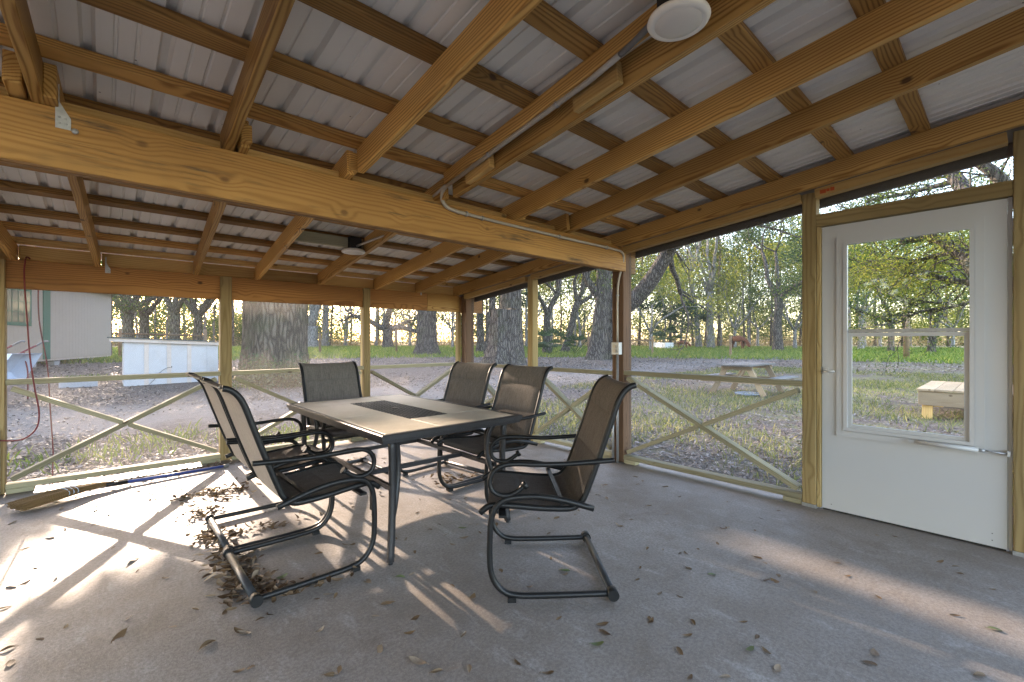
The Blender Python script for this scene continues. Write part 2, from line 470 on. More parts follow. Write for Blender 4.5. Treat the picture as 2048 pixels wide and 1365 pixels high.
def m_tile():
    m = NT('beige_tile'); o = m.pos()
    a = m.noise(o, 7.0, 6.0, 0.7); b = m.noise(o, 60.0, 4.0, 0.7)
    col = m.mix(m.ramp(a, [(0.3, 0.0), (0.7, 1.0)]), (0.47, 0.42, 0.335), (0.60, 0.545, 0.45))
    col = m.mix(m.ramp(b, [(0.5, 0.0), (0.75, 0.35)]), col, (0.37, 0.32, 0.25))
    return m.out(m.pbr(col, m.math('MULTIPLY_ADD', a, 0.2, 0.3), b, 0.12, 0.003, spec=0.5))
M['tile'] = m_tile()

def m_leaf(name, stops, trans=0.45, rough=0.55):
    m = NT(name)
    r = m.n('NewGeometry').outputs['Random Per Island']
    c = m.ramp(r, stops)
    d = m.n('BsdfPrincipled', None, Base_Color=c, Roughness=rough)
    d.inputs['Specular IOR Level'].default_value = 0.25
    t = m.n('BsdfTranslucent', None, Color=m.mix(1.0, c, (1.5, 1.5, 0.75), 'MULTIPLY'))
    return m.out(m.n('MixShader', None, i0=trans, i1=d.outputs[0], i2=t.outputs[0]))
M['oak_leaf'] = m_leaf('oak_leaf', [(0.0, (0.030, 0.055, 0.020)), (0.5, (0.055, 0.095, 0.030)), (0.85, (0.10, 0.13, 0.035)), (1.0, (0.16, 0.15, 0.05))])
M['dark_leaf'] = m_leaf('evergreen_leaf', [(0.0, (0.022, 0.045, 0.026)), (0.6, (0.040, 0.075, 0.038)), (1.0, (0.085, 0.12, 0.045))], 0.3)
M['yellow_leaf'] = m_leaf('sunny_leaf', [(0.0, (0.09, 0.115, 0.026)), (0.5, (0.165, 0.185, 0.038)), (1.0, (0.30, 0.26, 0.065))], 0.5)
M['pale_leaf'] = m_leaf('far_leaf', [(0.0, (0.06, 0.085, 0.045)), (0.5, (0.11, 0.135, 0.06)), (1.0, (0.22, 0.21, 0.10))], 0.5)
M['needle'] = m_leaf('pine_needle', [(0.0, (0.035, 0.060, 0.025)), (0.6, (0.07, 0.10, 0.035)), (1.0, (0.14, 0.15, 0.05))], 0.4)
M['dead_leaf'] = m_leaf('dead_leaf', [(0.0, (0.05, 0.028, 0.015)), (0.45, (0.125, 0.075, 0.040)), (0.8, (0.22, 0.150, 0.095)), (1.0, (0.36, 0.28, 0.20))], 0.15, 0.6)
M['litter'] = m_leaf('leaf_litter', [(0.0, (0.060, 0.043, 0.036)), (0.4, (0.120, 0.092, 0.076)), (0.75, (0.20, 0.165, 0.142)), (1.0, (0.33, 0.29, 0.265))], 0.1, 0.5)
M['grass'] = m_leaf('grass_blade', [(0.0, (0.055, 0.085, 0.022)), (0.5, (0.13, 0.16, 0.05)), (1.0, (0.33, 0.29, 0.14))], 0.35)
M['pasture'] = m_leaf('pasture_blade', [(0.0, (0.07, 0.120, 0.024)), (0.6, (0.125, 0.190, 0.036)), (1.0, (0.26, 0.26, 0.09))], 0.4)
M['dry_brush'] = m_leaf('dry_brush', [(0.0, (0.16, 0.115, 0.065)), (0.6, (0.30, 0.22, 0.13)), (1.0, (0.42, 0.34, 0.2))], 0.3)
M['green_dead'] = m_leaf('fallen_green_leaf', [(0.0, (0.09, 0.12, 0.05)), (1.0, (0.16, 0.19, 0.09))], 0.15)
def m_single_leaf():
    m = NT('curled_leaf')
    r = m.n('ObjectInfo').outputs['Random']
    c = m.ramp(r, [(0.0, (0.12, 0.068, 0.032)), (0.35, (0.27, 0.165, 0.075)), (0.7, (0.38, 0.27, 0.17)), (1.0, (0.50, 0.41, 0.31))])
    c = m.mix(m.noise(m.obj(), 40.0, 4.0), c, (0.06, 0.035, 0.018))
    return m.out(m.pbr(c, 0.55, m.noise(m.obj(), 60.0), 0.3, 0.002, spec=0.4))
M['leaf_single'] = m_single_leaf()

def m_bark(name, a, b, moss=0.35, sc=1.0):
    m = NT(name); o = m.obj()
    st = m.vmath('MULTIPLY', o, (9.0 * sc, 9.0 * sc, 1.6 * sc))
    v = m.n('TexVoronoi', {'feature': 'DISTANCE_TO_EDGE'}, Vector=m.vmath('ADD', st, m.n('TexNoise', None, Vector=o, Scale=3.0 * sc, Detail=4.0).outputs['Color']), Scale=1.0).outputs['Distance']
    n = m.noise(m.vmath('MULTIPLY', o, (30.0 * sc, 30.0 * sc, 6.0 * sc)), 1.0, 5.0, 0.7)
    g = m.math('MULTIPLY', m.ramp(v, [(0.0, 0.0), (0.28, 1.0)]), m.math('MULTIPLY_ADD', n, 0.9, 0.4), clamp=True)
    col = m.mix(g, a, b)
    mo = m.ramp(m.noise(o, 1.1, 4.0), [(0.48, 0.0), (0.68, moss)])
    col = m.mix(mo, col, (0.075, 0.085, 0.04))
    return m.out(m.pbr(col, 0.95, g, 1.0, 0.05, spec=0.1))
M['oak_bark'] = m_bark('oak_bark', (0.040, 0.034, 0.030), (0.185, 0.160, 0.140))
M['oak_bark2'] = m_bark('oak_bark_brown', (0.045, 0.036, 0.026), (0.20, 0.165, 0.125), 0.6)
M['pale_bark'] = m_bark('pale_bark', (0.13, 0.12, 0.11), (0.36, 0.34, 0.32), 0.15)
M['pine_bark'] = m_bark('pine_bark', (0.06, 0.045, 0.036), (0.23, 0.185, 0.155), 0.05)

# ------------------------------------------------------------------ ground and slab
def build_ground():
    radii = [0.01, 2.5, 5, 6, 7, 8, 9, 10, 11.5, 13, 15, 17, 19, 22, 25, 28, 32, 36, 41, 47, 54, 60, 68, 80, 100, 130, 180, 260, 420, 700]
    na = 120
    mb = MB(); V = []
    for r in radii:
        for k in range(na):
            a = 2 * math.pi * k / na
            x, y = r * math.cos(a), r * math.sin(a)
            z = float(gz(x, y)) + (0.03 * math.sin(x * 1.3 + 0.7 * y) * math.sin(y * 0.9 - x * 0.4) if r > 8 else -0.006 if r > 5.5 else -0.03)
            V.append((x, y, z))
    Fq = [(i*na+k, i*na+(k+1) % na, (i+1)*na+(k+1) % na, (i+1)*na+k) for i in range(len(radii)-1) for k in range(na)]
    mb.add(V, Fq, True)
    o = mb.obj('ground', M['ground'])
    tag(o, 'leaf strewn yard with gravel drive and green pasture beyond', kind='structure')
build_ground()

fl = MB(); fl.box((-3.2, -2.7, -0.32), (4.0, 5.48, 0.0))
tag(fl.obj('floor', M['concrete']), 'bare grey concrete porch slab with sun patches', kind='structure')

# ------------------------------------------------------------------ the porch
SLP = 0.1015
def zr(y, off=0.0):                       # underside of the rafters at depth y
    return 2.155 + (2.58 - y) * SLP + off
SL = math.atan(SLP)
PORCH = empty('screened_porch', (3.9, 5.38, 0), 'timber framed screened porch with ribbed metal roof and white door', 'porch')
RX, RY0, RY1 = 3.80, -2.5, 5.60
UPN = (0, SLP, 1)

def rafter(x0, y0, x1, y1, w=0.038, h=0.14, name='rafter', mat='rafter', dz=0.0):
    return board(name, (x0, y0, zr(y0) + h/2 + dz), (x1, y1, zr(y1) + h/2 + dz), w, h, M[mat], PORCH, up=UPN)

# upper bay (right or left lower edge measured), lower bay lapped beside it
hw = 0.019
upper = [(-1.05, -0.86), (-0.36, -0.165), (0.30, 0.480), (0.93, 1.095), (1.57, 1.740), (2.13, 2.390), (2.55, 3.010)]
for i, (xa, xb) in enumerate(upper):
    rafter(xa - hw - (0.0), RY0, xb - hw, 2.46 if i in (3, 4) else 2.70)
lower = [(-0.93, -1.05), (-0.60, -0.515), (-0.135, -0.015), (0.530, 0.700), (1.055, 1.240), (1.70, 1.892), (2.41, 2.582), (2.93, 3.182)]
for xa, xb in lower:
    rafter(xa - hw, 2.50, xb - hw, RY1 - 0.12)
# two-ply rafter that carries the conduit
rafter(1.475, 0.15, 1.640, 2.44, 0.038, 0.075, 'rafter_scab', 'rafter', 0.065)
# scab blocks and short blocking beside the rafters
def blockb(name, y0, y1, xa, xb, w, h, dz, mat='nailer'):
    board(name, (xa, y0, zr(y0) + dz), (xb, y1, zr(y1) + dz), w, h, M[mat], PORCH, up=UPN, ch=0.004)
blockb('scab_block', 1.10, 1.36, 1.615, 1.635, 0.04, 0.10, 0.055)
blockb('scab_block', 2.00, 2.26, 1.66, 1.68, 0.04, 0.085, 0.05)
blockb('filler_block', 2.49, 2.60, 1.052, 1.055, 0.05, 0.11, 0.075, 'rafter')
blockb('filler_block', 2.47, 2.57, 0.512, 0.515, 0.05, 0.09, 0.06, 'rafter')
blockb('filler_block', 2.47, 2.60, -0.250, -0.245, 0.05, 0.12, 0.07, 'rafter')
# rake rafter over the side wall, nailer and brown fascia outside
board('rafter', (RX - 0.02, RY0, zr(RY0) + .07), (RX - 0.02, 5.62, zr(5.62) + .07), 0.04, 0.14, M['rafter'], PORCH, up=UPN)
def slope_bar(name, x, y0, y1, w, h, dz, mat):
    board(name, (x, y0, zr(y0) + dz), (x, y1, zr(y1) + dz), w, h, M[mat], PORCH, up=UPN)
for y0, y1 in ((0.0, 0.937), (1.029, 2.576), (2.712, 3.864), (3.955, 5.212)):
    slope_bar('nailer', 3.842, y0, y1, 0.07, 0.064, -0.034, 'nailer')
slope_bar('fascia', 4.16, -2.7, 5.82, 0.03, 0.26, 0.075, 'fascia')
slope_bar('soffit_board', 3.99, -2.7, 5.82, 0.28, 0.02, 0.03, 'fascia')
for y in (1.75, 4.3, -0.9):
    slope_bar('lookout_block', 3.92, y - 0.03, y + 0.03, 0.09, 0.05, -0.005, 'nailer')

# purlins
for k, y in enumerate([-2.3, -1.9, -1.48, -1.07, -0.66, -0.25, 0.365, 0.77, 1.19, 1.60, 2.03, 2.44, 2.83, 3.24, 3.66, 4.08, 4.55, 4.96, 5.36]):
    jit = float(rng.normal(0, 0.012))
    z = zr(y, 0.14 + 0.0195)
    board('purlin', (-3.1, y + jit, z), (4.14, y - jit, z), 0.089, 0.038, M['purlin'] if y < 5.2 else M['nailer'], PORCH, up=UPN)

# ribbed metal sheets (each sheet its own part)
def roof_panel(x0):
    P = 0.2286; prof = []
    for k in range(4):
        a = k * P
        prof += [(a, 0), (a+.010, .024), (a+.034, .024), (a+.046, 0), (a+.094, 0), (a+.098, .006), (a+.106, .006), (a+.110, 0),
                 (a+.158, 0), (a+.162, .006), (a+.170, .006), (a+.174, 0)]
    prof.append((4 * P + .005, 0)); zo = .0006 * (round((x0 - .39) / .9144) % 2)
    n = len(prof); V = []
    for t, y in ((0, -2.75), (0, 5.86), (0.0012, -2.75), (0.0012, 5.86)):
        V += [(x0 + a, y, zr(y, 0.1800) + b + t + zo) for a, b in prof]
    Fq = []
    for i in range(n - 1):
        Fq.append((i, i+1, n+i+1, n+i)); Fq.append((2*n+i, 3*n+i, 3*n+i+1, 2*n+i+1))
    mb = MB(); mb.add(V, Fq)
    mb.obj('roof_panel', M['roof'], PORCH, fix=False)
for k in range(-4, 5):
    roof_panel(0.39 + k * 0.9144 )

# middle beam (two planks laminated) and eave beam
board('beam', (-3.1, 2.578, 2.035), (3.86, 2.578, 2.035), 0.040, 0.240, M['beam'], PORCH)
board('beam', (-3.1, 2.620, 2.033), (4.10, 2.620, 2.033), 0.040, 0.236, M['beam'], PORCH)
board('eave_beam', (-3.1, 5.385, 1.762), (3.30, 5.385, 1.762), 0.040, 0.236, M['beam_low'], PORCH)
board('eave_beam', (3.302, 5.383, 1.762), (3.838, 5.383, 1.762), 0.040, 0.240, M['rafter'], PORCH)
board('eave_beam', (-3.1, 5.427, 1.762), (4.30, 5.427, 1.762), 0.040, 0.230, M['beam_low'], PORCH)
board('rear_beam', (-3.1, -2.35, 2.535), (4.0, -2.35, 2.535), 0.08, 0.24, M['beam'], PORCH)
# eave blocking, bounced sun put in as yellow wood; thin plate under the upper bay
xs = [-3.1] + [b - hw for a, b in lower] + [3.80]
for a, b in zip(xs[:-1], xs[1:]):
    board('eave_block', (a + .025, 5.43, 1.945), (b - .025, 5.43, 1.945), 0.038, 0.115, M['nailer'], PORCH)
xs = [-3.1] + [b - hw for a, b in upper] + [3.76]
for a, b in zip(xs[:-1], xs[1:]):
    board('beam_block', (a + .028, 2.66, 2.190), (b - .028, 2.66, 2.190), 0.038, 0.055, M['nailer'], PORCH)
slb = MB(); slb.box((-3.1, 2.60, 2.1535), (3.7, 2.645, 2.160)); slb.obj('beam_flashing', M['galv'], PORCH)

# hurricane ties
def tie(x, y, z, s=1.0):
    mb = MB()
    mb.prism([(x, z - .075*s), (x + .045*s, z - .075*s), (x + .045*s, z - .03*s), (x + .012*s, z + .03*s), (x + .012*s, z + .10*s), (x, z + .10*s)], 'y', y - 0.0022, y - 0.0002)
    o = mb.obj('metal_tie', M['galv'], PORCH)
    for dx, dz in ((.012, -.055), (.032, -.055), (.012, -.03), (.03, -.035)):
        nb = MB(); nb.lathe([(0.0, 0), (.004, 0), (.004, .002), (0, .0025)], 8)
        nb.v = [(x + dx*s + a, y - .0022 - c, z + dz*s + b) for a, b, c in nb.v]
        nb.obj('nail_head', M['galv'], o)
tie(-0.142, 2.557, 2.150)
tie(0.012, 5.364, 1.885, 0.8)
tie(3.19, 5.364, 1.885, 0.5)
for x in (0.15,):
    nb = MB(); nb.lathe([(0.0, 0), (.011, 0), (.012, .004), (.008, .008), (0, .009)], 8)
    nb.v = [(-0.085 + a, 2.5575 - c, 2.075 + b) for a, b, c in nb.v]
    nb.obj('bolt_head', M['galv'], PORCH)

# posts
def post(x0, x1, y0, y1, top, mat='post', name='post', z0=0.012):
    return board(name, ((x0+x1)/2, (y0+y1)/2, z0), ((x0+x1)/2, (y0+y1)/2, top), abs(x1 - x0), abs(y1 - y0), M[mat], PORCH, up=(0, 1, 0), ch=0.004)
def shoe(x0, x1, y0, y1):
    mb = MB(); mb.box((x0 - .002, y0 - .002, 0.0), (x1 + .002, y1 + .002, 0.024)); mb.obj('post_shoe', M['galv'], PORCH)
# back wall (along X at y = 5.335)
YW, XW = 5.335, 3.847
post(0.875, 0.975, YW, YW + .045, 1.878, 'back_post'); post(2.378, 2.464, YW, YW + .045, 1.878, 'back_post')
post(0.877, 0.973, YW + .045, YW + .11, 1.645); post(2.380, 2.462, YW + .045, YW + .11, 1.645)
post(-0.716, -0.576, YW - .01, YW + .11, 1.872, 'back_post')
post(-2.17, -2.07, YW, YW + .11, 1.645)
# side wall (along Y at x = 3.847)
post(XW + .002, 3.99, 5.214, 5.334, zr(5.3) - .002, 'old_post')
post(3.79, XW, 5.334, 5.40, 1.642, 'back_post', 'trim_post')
post(XW, 3.945, 3.866, 3.953, zr(3.96) - .002)
post(XW - .002, 3.99, 2.579, 2.712, zr(2.71) - .012, 'old_post')
post(XW, 3.94, 0.938, 1.027, zr(1.03) - .002, z0=0.024); shoe(XW, 3.94, 0.938, 1.027)
post(XW - .004, 3.94, -0.135, -0.022, zr(-.02) - .002, z0=0.024); shoe(XW - .004, 3.94, -0.135, -0.022)
post(XW, 3.94, -1.42, -1.33, zr(-1.3) - .002)
post(XW, 3.99, -2.44, -2.31, 2.41, 'old_post')
for x in (-3.05, -0.6): post(x, x + .14, -2.42, -2.28, 2.41, 'old_post')
post(-3.05, -2.91, 2.53, 2.67, 1.91, 'old_post')
post(-3.05, -2.91, YW, YW + .12, 1.64, 'old_post')

# rails, bottom plates, cross braces and screens
def panel_x(x0, x1, zt=1.645):
    """panel of the back wall between two posts"""
    d = 0.089; ym = YW + d/2 + .0
    board('rail', (x0, ym, 0.893), (x1, ym, 0.893), d, 0.042, M['rail'], PORCH)
    board('bottom_plate', (x0, ym, 0.062), (x1, ym, 0.062), d, 0.040, M['rail'], PORCH)
    for a, b in ((x0 + .002, x0 + .16), (x1 - .16, x1 - .002)):
        board('plate_block', (a, ym, 0.0215), (b, ym, 0.0215), d - .006, 0.038, M['rail'], PORCH)
    a = Vector((x0 + .015, ym, 0.850)); b = Vector((x1 - .015, ym, 0.105))
    c = Vector((x0 + .015, ym, 0.105)); e = Vector((x1 - .015, ym, 0.850))
    mid = (a + b) / 2
    du = (e - c).normalized()
    board('brace', c + du*0.02, e - du*0.02, d - .004, 0.038, M['rail'], PORCH, up=(-du.z, 0, du.x))
    da = (b - a).normalized()
    board('brace', a + da*0.02, mid - da * .0245, d - .010, 0.036, M['rail'], PORCH, up=(-da.z, 0, da.x))
    board('brace', mid + da * .0245, b - da*0.02, d - .010, 0.036, M['rail'], PORCH, up=(-da.z, 0, da.x))
    s = MB(); s.box((x0, YW + .0955, 0.05), (x1, YW + .0963, zt)); s.obj('screen', M['screen'], PORCH)
panel_x(-2.07, -0.716); panel_x(-0.576, 0.877); panel_x(0.973, 2.380); panel_x(2.462, 3.79)
def panel_y(y0, y1, zrail=0.925, braced=True):
    d = 0.089; xm = XW + d/2
    board('rail', (xm, y0, zrail - .021), (xm, y1, zrail - .021), d, 0.042, M['rail'], PORCH)
    board('bottom_plate', (xm, y0, 0.062), (xm, y1, 0.062), d, 0.040, M['rail'], PORCH)
    for a, b in ((y0 + .002, y0 + .13), (y1 - .13, y1 - .002)):
        board('plate_block', (xm, a, 0.0215), (xm, b, 0.0215), d - .006, 0.038, M['rail'], PORCH)
    if braced:
        a = Vector((xm, y0 + .015, 0.860)); b = Vector((xm, y1 - .015, 0.105))
        c = Vector((xm, y0 + .015, 0.105)); e = Vector((xm, y1 - .015, 0.860))
        mid = (a + b) / 2
        du = (e - c).normalized(); da = (b - a).normalized()
        board('brace', c + du*0.02, e - du*0.02, d - .004, 0.038, M['rail'], PORCH, up=(0, -du.z, du.y))
        board('brace', a + da*0.02, mid - da*.0245, d - .010, 0.036, M['rail'], PORCH, up=(0, -da.z, da.y))
        board('brace', mid + da*.0245, b - da*0.02, d - .010, 0.036, M['rail'], PORCH, up=(0, -da.z, da.y))
    s = MB(); xs = XW + .0965
    s.prism([(y0, 0.05), (y1, 0.05), (y1, zr(y1) - .06), (y0, zr(y0) - .06)], 'x', xs, xs + .0008); s.obj('screen', M['screen'], PORCH)
panel_y(3.953, 5.214, 0.915)
panel_y(2.712, 3.866, 0.915)
panel_y(1.027, 2.579, 0.925)
panel_y(-1.33, -0.135, 0.925)
# door frame and door
board('door_header', (XW + .03, -.022, 2.098), (XW + .03, .938, 2.098), 0.060, 0.090, M['post'], PORCH)
board('door_jamb', (XW + .035, .923, 0.012), (XW + .035, .923, 2.052), 0.055, 0.026, M['post'], PORCH, up=(0, 1, 0))
board('door_jamb', (XW + .062, -.0105, 0.012), (XW + .062, -.0105, 2.052), 0.070, 0.0205, M['white_paint'], PORCH, up=(0, 1, 0))
sp = MB(); sp.prism([(0, 2.145), (.935, 2.145), (.935, zr(.935) - .06), (0, zr(0) - .06)], 'x', XW + .07, XW + .0708); sp.obj('screen', M['screen'], PORCH)
def build_door():
    x0, x1 = XW + .022, XW + .060
    zb, zt, y0, y1 = 0.014, 2.046, 0.0, 0.906
    gy0, gy1, gz0, gz1 = 0.135, 0.772, 0.600, 1.915
    mb = MB()
    mb.box((x0, y0, zb), (x1, y1, gz0)); mb.box((x0, y0, gz1), (x1, y1, zt))
    mb.box((x0, y0, gz0), (x1, gy0, gz1)); mb.box((x0, gy1, gz0), (x1, y1, gz1))
    d = mb.obj('door', M['white_paint'], PORCH)
    d['label'] = 'white storm door with a tall two part window'
    # raised moulding around the opening
    def ring(name, ya, yb, za, zb_, w, xa, xb, mat):
        r = MB()
        r.box((xa, ya, za), (xb, ya + w, zb_)); r.box((xa, yb - w, za), (xb, yb, zb_))
        r.box((xa, ya + w, za), (xb, yb - w, za + w)); r.box((xa, ya + w, zb_ - w), (xb, yb - w, zb_))
        return r.obj(name, mat, d)
    ring('moulding', gy0 - .045, gy1 + .045, gz0 - .05, gz1 + .045, 0.040, x0 - .014, x0 + .002, M['white_paint'])
    ring('window_frame', gy0 - .004, gy1 + .004, gz0 - .006, gz1 + .004, 0.022, x0 - .022, x0 + .012, M['white_paint'])
    ring('lower_sash', gy0 + .018, gy1 - .018, gz0 + .014, 1.278, 0.024, x0 - .004, x0 + .014, M['white_paint'])
    mr = MB(); mr.box((x0 - .002, gy0 + .018, 1.2805), (x0 + .02, gy1 - .018, 1.302)); mr.obj('meeting_rail', M['galv'], d)
    g = MB(); g.box((x0 + .024, gy0, 1.29), (x0 + .028, gy1, gz1)); g.obj('upper_pane', M['glass'], d)
    g = MB(); g.box((x0 + .004, gy0 + .03, gz0 + .03), (x0 + .008, gy1 - .03, 1.262)); g.obj('lower_pane', M['glass'], d)
    for a, b in ((.69, .735), (.655, .672), (.16, .21), (.225, .245)):
        c = MB(); c.box((x0 - .013, a, gz0 + .002), (x0 - .0105, b, gz0 + .009)); c.obj('sash_clip', M['flex'], d)
    # closer: tube along the door with a thin rod to the jamb
    c = MB(); c.tube([(x0 - .04, .395, .580), (x0 - .04, .115, .577)], .0135, 14); c.obj('closer_tube', M['white_paint'], d)
    c = MB(); c.tube([(x0 - .04, .114, .577), (x0 - .036, .0, .574)], .005, 8); c.tube([(x0 - .04, .115, .577), (x0 - .04, .09, .577)], .009, 10); c.obj('closer_rod', M['galv'], d)
    c = MB(); c.box((x0 - .046, .385, .572), (x0, .43, .588)); c.box((x0 - .046, -.012, .560), (x0 + .0, .0, .590)); c.obj('closer_bracket', M['white_paint'], d)
    # lever latch
    c = MB(); c.box((x0 - .012, .865, .985), (x0, .895, 1.03)); c.tube([(x0 - .012, .88, 1.008), (x0 - .045, .88, 1.008)], .008, 10)
    c.tube([(x0 - .045, .885, 1.008), (x0 - .047, .82, 1.006)], .0075, 10); c.obj('latch_handle', M['white_paint'], d)
    c = MB(); c.box((x0 - .006, .908, .99), (x0 + .004, .922, 1.035)); c.obj('strike_plate', M['galv'], d)
    # kick sweep and screws
    c = MB(); c.box((x0 + .004, .004, .003), (x1 - .004, .902, .0135)); c.obj('door_sweep', M['dark'], d)
    for y, z in ((.06, .05), (.85, .05), (.06, .09)):
        s = MB(); s.tube([(x0 - .001, y, z), (x0 + .003, y, z)], .0035, 8); s.obj('screw_head', M['flex'], d)
build_door()
# painted lumber stamp on the nailer above the door
st = MB()
for k, (ya, yb, h) in enumerate(((.905, .868, .016), (.866, .846, .012), (.843, .818, .015))):
    z = zr((ya + yb)/2) - .034
    st.box((3.8058, yb, z - h), (3.8064, ya, z + h * .7))
st.obj('lumber_stamp', plain('orange_ink', (0.42, 0.07, 0.015), 0.8), PORCH)

# ------------------------------------------------------------------ lamps, conduit, outlet
def lamp(x, y, z, label, body_h):
    t = empty('ceiling_light', (x, y, z), label, 'ceiling light', 'disc lights under the porch roof')
    mb = MB(); mb.lathe([(0.0, .030), (.055, .030), (.085, .024), (.101, .012), (.104, .004), (.100, -.004), (.088, -.008), (.078, -.006)], 48)
    mb.obj('lamp_rim', M['lamp_white'], t, local=True, fix=False)
    mb = MB(); mb.lathe([(.0785, -.006), (.074, -.010), (.05, -.015), (.02, -.0175), (0.0, -.018)], 48)
    mb.obj('lamp_diffuser', M['lamp_diffuser'], t, local=True, fix=False)
    mb = MB(); mb.box((-.052, -.052, .030), (.052, .052, body_h)); mb.obj('junction_box', M['dark'], t, local=True)
    return t
lamp(1.472, 0.765, 2.325, 'round white ceiling light close overhead on the doubled rafter', .16)
lamp(1.672, 3.966, 2.022, 'small round white ceiling light beyond the middle beam', .13)
board('light_block', (1.472 + .055, .80, zr(.8) + .04), (1.58, .80, zr(.8) + .04), 0.09, 0.05, M['nailer'], PORCH)
board('light_block', (1.14, 3.97, 2.10), (1.615, 3.97, 2.10), 0.038, 0.089, M['rail'], PORCH)
board('light_block', (1.727, 3.97, 2.09), (1.80, 3.97, 2.09), 0.05, 0.085, M['rail'], PORCH)

cd = empty('conduit_run', (3.80, 2.6, 0), 'grey electrical conduit running along rafter and beam down to outlet', 'conduit')
def arc(pts, n=6):
    """smooth a polyline (Catmull-Rom)"""
    P = [np.array(p, float) for p in pts]; P = [2*P[0]-P[1]] + P + [2*P[-1]-P[-2]]
    out = []
    for i in range(1, len(P) - 2):
        for t in np.linspace(0, 1, n, endpoint=False):
            a, b, c, d = P[i-1], P[i], P[i+1], P[i+2]
            out.append(0.5*((2*b)+(c-a)*t+(2*a-5*b+4*c-d)*t*t+(3*b-a-3*c+d)*t**3))
    out.append(P[-2]); return out
mb = MB(); mb.tube([(1.536, 1.046, 2.371), (1.562, 1.216, 2.353), (1.602, 1.82, 2.292), (1.650, 2.44, 2.229)], .0135, 10); mb.obj('straight_pipe', M['conduit'], cd)
mb = MB(); mb.tube(arc([(1.650, 2.44, 2.229), (1.658, 2.50, 2.215), (1.672, 2.535, 2.17), (1.715, 2.541, 2.125), (1.80, 2.543, 2.112), (1.86, 2.543, 2.110)]), .0125, 10); mb.obj('elbow', M['conduit'], cd)
mb = MB(); mb.tube(arc([(1.86, 2.543, 2.110), (2.195, 2.543, 2.105), (3.03, 2.543, 2.102), (3.62, 2.543, 2.105), (3.775, 2.545, 2.09), (3.815, 2.560, 2.03), (3.822, 2.585, 1.95), (3.822, 2.625, 1.80), (3.820, 2.632, 1.60), (3.820, 2.632, 1.21)], 5), .0115, 10); mb.obj('beam_pipe', M['conduit'], cd)
mb = MB(); mb.tube([(3.820, 2.632, 1.085), (3.820, 2.632, 0.002)], .0135, 10); mb.tube([(3.822, 2.685, 0.56), (3.822, 2.685, 0.002)], .0135, 10); mb.obj('down_pipe', M['galv'], cd)
mb = MB(); mb.tube(arc([(1.536, 1.046, 2.371), (1.515, .975, 2.372), (1.490, .90, 2.377), (1.470, .83, 2.39)]), .0125, 10); mb.obj('flex_pipe', M['flex'], cd)
mb = MB(); mb.tube([(1.648, 2.46, 2.232), (1.69, 2.75, 2.20), (1.745, 3.30, 2.115)], .0105, 10); mb.tube(arc([(1.745, 3.30, 2.115), (1.735, 3.47, 2.10), (1.71, 3.62, 2.09), (1.675, 3.90, 2.07)]), .010, 8); mb.obj('lamp_pipe', M['conduit'], cd)
def strap(p, ax, r=.0165):
    s = MB(); p = np.array(p); d = np.array(ax, float); d /= np.linalg.norm(d)
    s.tube([p - d*.007, p + d*.007], r, 12); s.obj('strap', M['galv'], cd)
strap((1.575, 1.42, 2.332), (.03, 1, -.1)); strap((1.612, 1.97, 2.277), (.03, 1, -.1)); strap((2.02, 2.543, 2.107), (1, 0, 0)); strap((1.88, 2.543, 2.110), (1, 0, 0), .018)
strap((2.85, 2.543, 2.103), (1, 0, 0)); strap((3.52, 2.543, 2.105), (1, 0, 0)); strap((3.821, 2.63, 1.68), (0, 0, 1)); strap((1.733, 3.26, 2.122), (.05, 1, -.1), .015)

ob = empty('outlet_box', (3.80, 2.632, 1.15), 'grey metal electrical outlet box on the brown middle post', 'outlet')
mb = MB(); mb.box((3.780, 2.590, 1.088), (3.838, 2.674, 1.208)); mb.obj('box_body', M['galv'], ob)
for z in (1.125, 1.17):
    c = MB(); c.tube([(3.7797, 2.632, z), (3.770, 2.632, z)], .019, 14); c.obj('flip_cover', M['conduit'], ob)

# grey trunking on the left post
mb = MB(); mb.box((-0.70, 5.296, 0.01), (-0.60, 5.3235, 0.52)); mb.box((-0.67, 5.288, .43), (-.63, 5.2955, .50))
tag(mb.obj('cable_trunking', M['galv']), 'grey metal cable trunking screwed low on the left post', 'trunking')

# red cord looped over the eave beam
mb = MB()
mb.tube(arc([(-.440, 5.345, 1.888), (-.45, 5.338, 1.90), (-.462, 5.325, 1.89), (-.470, 5.318, 1.80), (-.466, 5.30, 1.65), (-.452, 5.29, 1.39), (-.436, 5.28, 1.10), (-.41, 5.27, .85),
              (-.385, 5.265, .66), (-.395, 5.262, .53), (-.45, 5.258, .455), (-.52, 5.256, .438), (-.64, 5.255, .46)], 6), .0055, 8)
tag(mb.obj('extension_cord', M['red']), 'dark red cord hung over the eave beam and looped to the left post', 'cord')
mb = MB()
mb.tube(arc([(-.41, 5.55, 1.75), (-.405, 5.56, 1.4), (-.36, 5.62, 1.0), (-.345, 5.66, .62), (-.33, 5.70, .25), (-.32, 5.74, -.13), (-.15, 5.9, -.14), (.3, 6.3, -.13)], 6), .0052, 8)
tag(mb.obj('garden_hose', M['red']), 'dull red hose hanging outside the back screen to the leaves', 'hose')

